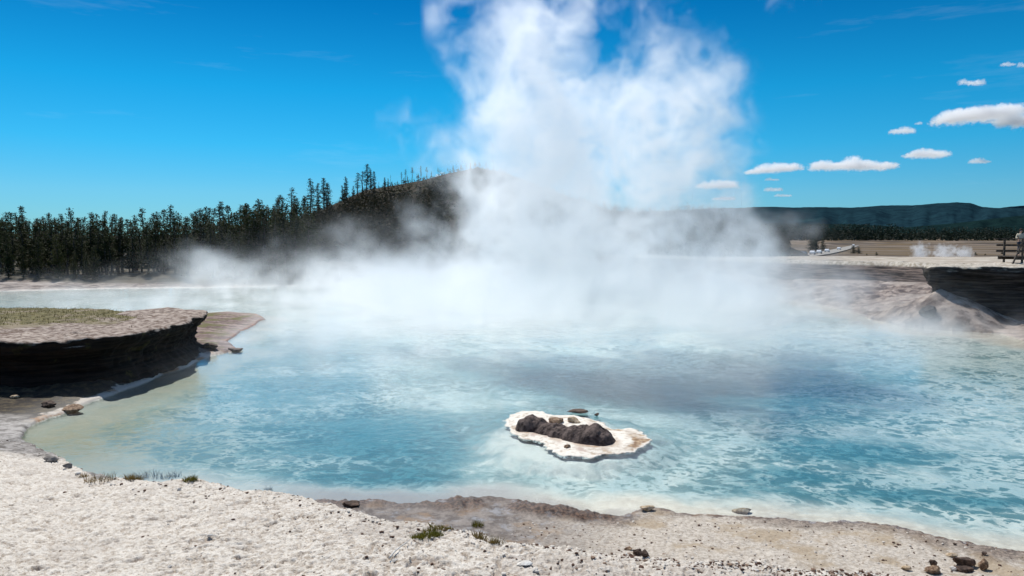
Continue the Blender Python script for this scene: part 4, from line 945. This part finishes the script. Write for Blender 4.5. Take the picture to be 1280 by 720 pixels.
# the dark ridge of rock
xs = np.linspace(.0, 3.0, 330); ys = np.linspace(16.9, 20.6, 330); Xg, Yg = np.meshgrid(xs, ys)
wx_ = Xg + .06 * fbm(Xg, Yg, 3, 4, 3); wy_ = Yg + .06 * fbm(Xg, Yg, 3, 4, 6)
Zr = np.full(Xg.shape, -.3); acc = 0 * Xg
for (px, py, h, rx, ry) in ((658, 538, .40, .28, .38), (671, 539, .38, .32, .36), (688, 543, .31, .42, .36), (704, 547, .29, .42, .36), (720, 551, .33, .38, .36), (736, 554, .40, .42, .40), (751, 555, .39, .36, .40)):
    cpt = P(px, py, 0); q = ((wx_ - cpt[0]) / rx) ** 2 + ((wy_ - cpt[1] - .12) / ry) ** 2
    acc += (h * np.exp(-q ** 2.2 * .9)) ** 3
Zr = (np.minimum(acc ** (1 / 3), .8) - .10) * 1.08; Zr = np.where(Zr > 0, Zr * (1 + .30 * fbm(Xg, Yg, 2.0, 3, 8)) + .03 * fbm(Xg, Yg, 6, 4, 9) + .02 * fbm(Xg, Yg, 22, 3, 10), -.15)
Q = grid_quads(*Xg.shape); zf = Zr.ravel(); keep = (zf[Q] > -.1).any(1)
me = quads_mesh('rock', rebase(np.stack([Xg, Yg, Zr], -1).reshape(-1, 3), isl), Q[keep])
ro = link('rock', me, simple('island_rock', (.040, .026, .022), (.15, .11, .095), 7, .85, .9, .03), isl); ro['label'] = 'two dark brown humps joined by a saddle'
def island_stone(px, py, wpx, hpx, mat, seed, label):
    p = P(px, py, .05); s = wpx / F * p[1] / 2; h = hpx / F * p[1] / 2
    o = link('stone', rock_mesh('stone', (s, s * .8, h), seed, .28, .2, ICO3), mat, isl); o.location = Vector(p) - isl.location; o['label'] = label
island_stone(718, 527, 20, 11, TANR, 40, 'rounded pinkish stone behind the dark saddle')
island_stone(697, 527, 26, 10, BROWNR, 41, 'brown low stone left of the pinkish stone')
island_stone(709, 558, 8, 6, BROWNR, 42, 'small purple brown stone on the front crust')
island_stone(720, 514, 30, 3.5, DARKR, 43, 'thin dark strand of crust at the back')
island_stone(746, 518, 9, 4, DARKR, 44, 'small dark knob at the back')

# ------------------------------------------------------------------ gravel, grass, twig on the near bank
V = []; Fc = []; Cc = []
iv, if_ = ICO1
pos = []
for i in range(5200):
    az = r_.uniform(-30, 1330); yc = np.interp(az, CREST[:, 0], CREST[:, 1]); right = max(0, az) / 1280
    y = yc - abs(r_.gauss(0, 1)) * (.5 + .3 * (1 - right)) if r_.random() < .55 else r_.uniform(3.4, yc)
    if y < 3.2 or r_.random() > .25 + .75 * right ** 1.2: continue
    pos.append(((az - 640) / F * y, y))
for i in range(70):                                      # crumbled clumps along the right crest
    az0 = r_.choice((r_.uniform(780, 1130), r_.uniform(560, 1200))); y0 = np.interp(az0, CREST[:, 0], CREST[:, 1]) - r_.uniform(-.05, .45); x0_ = (az0 - 640) / F * y0
    for _ in range(r_.randrange(6, 22)): pos.append((x0_ + r_.gauss(0, .07), y0 + r_.gauss(0, .035)))
for i in range(1500):                                    # thin scatter on the shelf
    az = r_.uniform(640, 1330); y = r_.uniform(9.0, 12.6); pos.append(((az - 640) / F * y, y))
pos = np.array(pos); zz, MM = height(pos[:, 0], pos[:, 1]); base = 0; tone = []
for (x, y), z, sh in zip(pos, zz, MM['shore']):
    if sh < .1: continue
    s = r_.choice((.003, .004, .005, .006, .008, .010, .014)) * r_.uniform(.7, 1.3) * (1 if y < 8 else 1.3); th = r_.uniform(0, 6.28); ct, st_ = math.cos(th), math.sin(th)
    q = iv * (1 + .35 * np.array([r_.uniform(-1, 1) for _ in range(len(iv))]))[:, None] * np.array([s * 1.3, s, s * r_.uniform(.4, .8)])
    q = np.stack([q[:, 0] * ct - q[:, 1] * st_ + x, q[:, 0] * st_ + q[:, 1] * ct + y, q[:, 2] + z + s * .3], -1)
    V.append(q); Fc += [[a + base for a in t] for t in if_]; base += len(iv); tone += [r_.random()] * len(iv)
me = mesh('gravel', np.concatenate(V), Fc, False); attr(me, 'tone', tone)
m = NM('gravel'); t = m.attr('tone'); c = m.mix(m.ramp(t, .38, .44), (.085, .045, .03), (.24, .16, .11)); c = m.mix(m.ramp(t, .55, .6), c, (.62, .57, .50)); m.pbr(c, .9, m.bump(m.noise(90, 4), .5, .005), .2)
tag(link('gravel', me, m.m), 'brown and white stone chips strewn on the bank', 'gravel', kind='stuff')
GRM = foliage_mat('dry_grass', (.16, .12, .03), (.30, .22, .08), (.20, .10, .03)); GRG = foliage_mat('moss_tuft', (.12, .12, .015), (.22, .20, .03), (.25, .16, .03))
def tuft(px, py, wpx, hpx, n, label, mat, seed, moss=0):
    g_ = on_ground(px, py); R_ = wpx / F * g_.y / 2; H = hpx / F * g_.y; q_ = random.Random(seed); V = []; Fq = []
    for i in range(n):
        a = q_.uniform(0, 6.28); rr_ = R_ * math.sqrt(q_.random()); x, y = rr_ * math.cos(a), rr_ * math.sin(a) * .8; z = 0
        zz_ = ground_z(g_.x + x, g_.y + y) - g_.z; h = H * q_.uniform(.35, 1.1); l = Vector((q_.gauss(0, .35), q_.gauss(0, .35), 1)) * h; s = Vector((math.cos(a * 3), math.sin(a * 3), 0)) * q_.uniform(.0018, .004)
        b = Vector((x, y, zz_ - .01)); i0 = len(V)
        V += [b - s, b + s, b + l * .6 + s * .7, b + l + Vector((l.x * .3, l.y * .3, 0)), b + l * .6 - s * .7]; Fq += [(i0, i0 + 1, i0 + 2, i0 + 4), (i0 + 4, i0 + 2, i0 + 3)]
    o = link('grass_tuft', mesh('grass_tuft', V, Fq, False), mat); o.location = g_; return tag(o, label, 'grass tuft')
tuft(534, 672, 40, 9, 700, 'yellow green mossy tuft on the white bank beside the pale twig', GRG, 1)
tuft(548, 662, 40, 8, 420, 'long strip of moss and grass behind the yellow green tuft at the crest', GRG, 2)
tuft(600, 674, 18, 12, 110, 'reddish dry tuft right of the mossy patch', GRM, 3)
tuft(618, 679, 20, 12, 130, 'brown upright dry tuft, rightmost on the white bank', GRM, 4)
tuft(597, 658, 16, 8, 240, 'small dark green moss cushion just beyond the bank crest', GRG, 5)
tuft(238, 601, 18, 8, 320, 'green grass tuft at the right end of the crest grasses', GRG, 6)
tuft(214, 597, 26, 10, 130, 'thin pale grass left of the green crest tuft', GRM, 7)
tuft(168, 600, 22, 10, 300, 'orange dry tuft in the middle of the crest grasses', GRM, 8)
tuft(125, 600, 40, 12, 160, 'sparse straw coloured grass at the left start of the crest', GRM, 9)
tuft(335, 613, 12, 6, 60, 'tiny orange grass sprout far right along the crest', GRM, 10)
tuft(188, 597, 30, 12, 110, 'thin tall straw grass between the orange tuft and pale grass', GRM, 11)
tuft(104, 597, 14, 7, 80, 'rust coloured tuft right of the bright white stone', GRM, 12)
a = on_ground(514, 677); b = on_ground(486, 703); V = []; Fq = []
pts = [a.lerp(b, t) + Vector((.006 * math.sin(t * 7), .006 * math.cos(t * 5), .022 + .008 * math.sin(t * 3))) - a for t in np.linspace(0, 1, 12)]
tube(V, Fq, pts, [.002 + .0045 * t for t in np.linspace(0, 1, 12)], 7); o = link('twig', mesh('twig', V, Fq), simple('twig', (.50, .47, .43), (.70, .68, .64), 30)); o.location = a
tag(o, 'pale bare twig lying on the white bank', 'twig')
# sparse grasses on the peninsula
V = []; Fq = []
for i in range(5000):
    y = r_.uniform(27, 37); x = r_.uniform(-30, -14)
    if (y - .55 * x) < 38.5: continue
    V.append((x, y))
arr = np.array(V); zz, MM = height(arr[:, 0], arr[:, 1]); V = []
for (x, y), z, k in zip(arr, zz, MM['pen']):
    if k < .9: continue
    h = r_.uniform(.03, .10); l = Vector((r_.gauss(0, .02), r_.gauss(0, .02), h)); b = Vector((x, y, z)); s = Vector((.012, 0, 0)); i0 = len(V); V += [b - s, b + s, b + l]; Fq.append((i0, i0 + 1, i0 + 2))
tag(link('moss_grass', mesh('moss_grass', V, Fq, False), foliage_mat('peninsula_grass', (.10, .08, .02), (.16, .125, .04), (.2, .15, .06))), 'short olive grass on the top of the left peninsula', 'grass', kind='stuff')
print('near', time.time() - T0)

# ------------------------------------------------------------------ boardwalk and visitors
WOOD = simple('weathered_wood', (.05, .04, .032), (.13, .105, .085), 6, .8, .5, .01)
def boxes(name, L, mat, parent):
    V = []; Fq = []
    for (c, s) in L:
        i = len(V)
        for a in (-1, 1):
            for b in (-1, 1):
                for d in (-1, 1): V.append((c[0] + a * s[0] / 2, c[1] + b * s[1] / 2, c[2] + d * s[2] / 2))
        Fq += [(i, i + 1, i + 3, i + 2), (i + 4, i + 6, i + 7, i + 5), (i, i + 4, i + 5, i + 1), (i + 2, i + 3, i + 7, i + 6), (i, i + 2, i + 6, i + 4), (i + 1, i + 5, i + 7, i + 3)]
    me = mesh(name, V, Fq, False); return link(name, me, mat, parent)
BD = 47.5; bx0 = (1268 - 640) / F * BD; gz0 = ground_z(bx0 + .6, BD)
bw = empty('boardwalk', (bx0, BD, gz0), label='dark weathered timber boardwalk with railing on posts at the right edge', cat='boardwalk')
dz = .62; rh = 1.15
boxes('deck', [((.09 + k * .16, .9, dz), (.145, 1.8, .05)) for k in range(62)], WOOD, bw)
boxes('beam', [((5, .12, dz - .12), (9.9, .09, .18))], WOOD, bw); boxes('beam', [((5, 1.7, dz - .12), (9.9, .09, .18))], WOOD, bw)
for k in range(5):
    for yy_ in (.12, 1.7):
        gzz = ground_z(bx0 + .5 + k * 2.2, BD + yy_) - gz0
        boxes('post', [((.5 + k * 2.2, yy_ + (.09 if yy_ > 1 else -.09), (gzz + dz + rh - .15) / 2), (.11, .085, dz + rh + .15 - gzz))], WOOD, bw)
for yy_ in (-.03, 1.85):
    boxes('rail', [((4.9, yy_, dz + rh), (10.1, .16, .05))], WOOD, bw)
    boxes('rail', [((5, yy_ + (.09 if yy_ < 1 else -.09) * 0 + (-.07 if yy_ < 1 else .07), dz + .72), (9.9, .04, .13))], WOOD, bw)
    boxes('rail', [((5, yy_ + (-.07 if yy_ < 1 else .07), dz + .34), (9.9, .04, .13))], WOOD, bw)
V = []; Fq = []; tube(V, Fq, [(-.25, -.12, .02), (.42, -.12, dz + rh - .1)], [.06, .055], 4); link('brace', mesh('brace', V, Fq, False), WOOD, bw)

def skin_mesh(name, joints, bones, mat, parent, sub=1, root=0):
    me = bpy.data.meshes.new(name); me.from_pydata([j[0] for j in joints], bones, []); o = link(name, me, mat, parent)
    md = o.modifiers.new('skin', 'SKIN'); me.skin_vertices or None
    if not me.skin_vertices: me.attributes.new('x', 'FLOAT', 'POINT')
    for i, j in enumerate(joints):
        r = j[1]; me.skin_vertices[0].data[i].radius = (r, r) if not isinstance(r, tuple) else r; me.skin_vertices[0].data[i].use_root = i == root
    md.use_smooth_shade = True; s = o.modifiers.new('sub', 'SUBSURF'); s.levels = sub; s.render_levels = sub; return o
SKIN = simple('skin', (.42, .26, .19), (.50, .32, .24), 5, .6, .1, .01)
def person(x, y, z, h, label, shirt, pants, hairc, rz=0, lean=.10):
    t = empty('person', (x, y, z), rz, label=label, cat='person'); k = h / 1.75; t.scale = (k, k, k)
    J = [((0, 0, .95), .135), ((0, .02, 1.15), .13), ((0, lean * .6, 1.36), .15), ((0, lean, 1.48), .075), ((0, lean - .0, 1.56), .055), ((0, lean - .03, 1.64), .092), ((0, lean - .03, 1.70), .085),
         ((-.18, lean, 1.43), .06), ((-.26, lean - .08, 1.20), .045), ((-.20, lean - .30, 1.10), .036), ((-.17, lean - .38, 1.10), .034),
         ((.18, lean, 1.43), .06), ((.26, lean - .08, 1.20), .045), ((.20, lean - .30, 1.10), .036), ((.17, lean - .38, 1.10), .034),
         ((-.10, 0, .86), .10), ((-.11, -.02, .48), .065), ((-.11, .02, .10), .045), ((-.11, -.14, .045), .04),
         ((.10, 0, .86), .10), ((.11, -.02, .48), .065), ((.11, .02, .10), .045), ((.11, -.14, .045), .04)]
    B = [(0, 1), (1, 2), (2, 3), (3, 4), (4, 5), (5, 6), (2, 7), (7, 8), (8, 9), (9, 10), (2, 11), (11, 12), (12, 13), (13, 14), (0, 15), (15, 16), (16, 17), (17, 18), (0, 19), (19, 20), (20, 21), (21, 22)]
    skin_mesh('body', J, B, SKIN, t)
    S = [((0, 0, .90), .165), ((0, .02, 1.15), .158), ((0, lean * .6, 1.36), .178), ((0, lean, 1.46), .09), ((-.18, lean, 1.43), .082), ((-.26, lean - .08, 1.20), .066), ((-.22, lean - .22, 1.13), .054), ((.18, lean, 1.43), .082), ((.26, lean - .08, 1.20), .066), ((.22, lean - .22, 1.13), .054)]
    skin_mesh('shirt', S, [(0, 1), (1, 2), (2, 3), (2, 4), (4, 5), (5, 6), (2, 7), (7, 8), (8, 9)], shirt, t)
    Pn = [((0, 0, .93), .155), ((-.10, 0, .84), .12), ((-.11, -.02, .48), .085), ((-.11, .02, .12), .07), ((.10, 0, .84), .12), ((.11, -.02, .48), .085), ((.11, .02, .12), .07)]
    skin_mesh('trousers', Pn, [(0, 1), (1, 2), (2, 3), (0, 4), (4, 5), (5, 6)], pants, t)
    v, f = ICO2; v = v * np.array([.105, .118, .12]); v[:, 2] = np.where((v[:, 1] < -.03) & (v[:, 2] < .03), .03, v[:, 2]); v = v + np.array([0, lean - .005, 1.70])
    link('hair', mesh('hair', v, f), hairc, t); return t
HAIRM = simple('dark_hair', (.015, .01, .008), (.04, .03, .02), 20)
BEIGE = simple('beige_cloth', (.46, .40, .30), (.58, .52, .40), 8); DENIM = simple('denim', (.03, .04, .07), (.06, .08, .12), 12); MAUVE = simple('mauve_cloth', (.34, .26, .33), (.48, .38, .44), 8)
dk = gz0 + dz + .025
px_ = (1275 - 640) / F * (BD + .42)
person(px_, BD + .42, dk, 1.72, 'person in a beige top with dark hair leaning behind the boardwalk railing', BEIGE, DENIM, HAIRM, -.3)
person(px_ + .62, BD + .75, dk, 1.74, 'person in a mauve top standing right behind the one in beige', MAUVE, DENIM, HAIRM, .4)

# ------------------------------------------------------------------ far road with cars
pts = [(1069, 306.6), (1060, 309), (1050, 311.5), (1038, 314), (1025, 316.3), (1008, 318.6), (990, 320.2)]
W3 = []
for (px, py) in pts:
    d = ray(px, py); ts = np.linspace(120, 1100, 3000); X_ = d.x * ts; Y_ = d.y * ts; Z_ = CAMZ + d.z * ts; zz = height(X_, Y_)[0]; i = int(np.argmax(Z_ <= zz + .5)); W3.append(Vector((X_[i], Y_[i], zz[i])))
V = []; n_ = 60
cen = []
for k in range(n_):
    t = k / (n_ - 1) * (len(W3) - 1); i = min(int(t), len(W3) - 2); cen.append(W3[i].lerp(W3[i + 1], t - i))
for k, c in enumerate(cen):
    d = (cen[min(k + 1, n_ - 1)] - cen[max(k - 1, 0)]).normalized(); s = Vector((-d.y, d.x, 0)).normalized() * 3.2
    c.z = max(ground_z(c.x, c.y), ground_z(c.x + s.x, c.y + s.y), ground_z(c.x - s.x, c.y - s.y)) + .35; V += [tuple(c - s), tuple(c + s)]
tag(link('road', quads_mesh('road', np.array(V), grid_quads(n_, 2)), simple('road_gravel', (.26, .24, .21), (.34, .31, .27), .2)), kind='structure')
CARW = simple('white_paint', (.78, .78, .78), (.82, .82, .82), 1, .3, 0, .001, .6); CARD = simple('dark_paint', (.05, .06, .08), (.06, .07, .09), 1, .3, 0, .001, .6); GLS = simple('car_glass', (.02, .025, .03), (.03, .035, .04), 1, .08, 0, .001, .8); TYR = simple('tyre', (.02, .02, .02), (.03, .03, .03), 5)
def car(px, k, paint, label, scale=1.0, off=0):
    c = min(cen, key=lambda q: abs(q.x / q.y * F + 640 - px)); i = cen.index(c); d = (cen[min(i + 1, n_ - 1)] - cen[max(i - 1, 0)]).normalized()
    t = empty('parked_car', (c.x, c.y, c.z), math.atan2(d.y, d.x), label=label, cat='car', group='cars along the far road'); t.scale = (.8,) * 3
    prof = [(-2.2, .35), (-2.25, .8), (-1.9, .95), (-1.2, 1.0), (-.7, 1.5), (1.2, 1.52), (1.9, 1.0), (2.2, .9), (2.22, .35)]
    V = [(x, s * (.88 if z < 1.1 else .74), z) for s in (-1, 1) for x, z in prof]; n = len(prof)
    Fq = [(i, (i + 1) % n, n + (i + 1) % n, n + i) for i in range(n)] + [tuple(range(n))[::-1], tuple(range(n, 2 * n))]
    link('body', mesh('body', V, Fq, False), paint, t)
    boxes('window', [((.2, 0, 1.25), (1.9, 1.68, .30))], GLS, t)
    for x in (-1.35, 1.35):
        for s in (-1, 1):
            V = []; Fq = []; tube(V, Fq, [(x, s * .72, .33), (x, s * .92, .33)], [.33, .33], 14); link('wheel', mesh('wheel', V, Fq, False), TYR, t)
for q in ((1066, 1, CARW, 'white car at the top end of the pale road'), (1048, 2, CARW, 'white car below the top car on the pale road'), (1033, 3, CARW, 'white car in the middle of the pale road'), (1023, 4, CARW, 'white car next below the middle one on the road'), (1015.5, 5, CARW, 'white car low on the road beside the dark van'), (1004, 6, CARD, 'dark blue van at the bottom end of the pale road')):
    car(*q)
print('all', time.time() - T0)
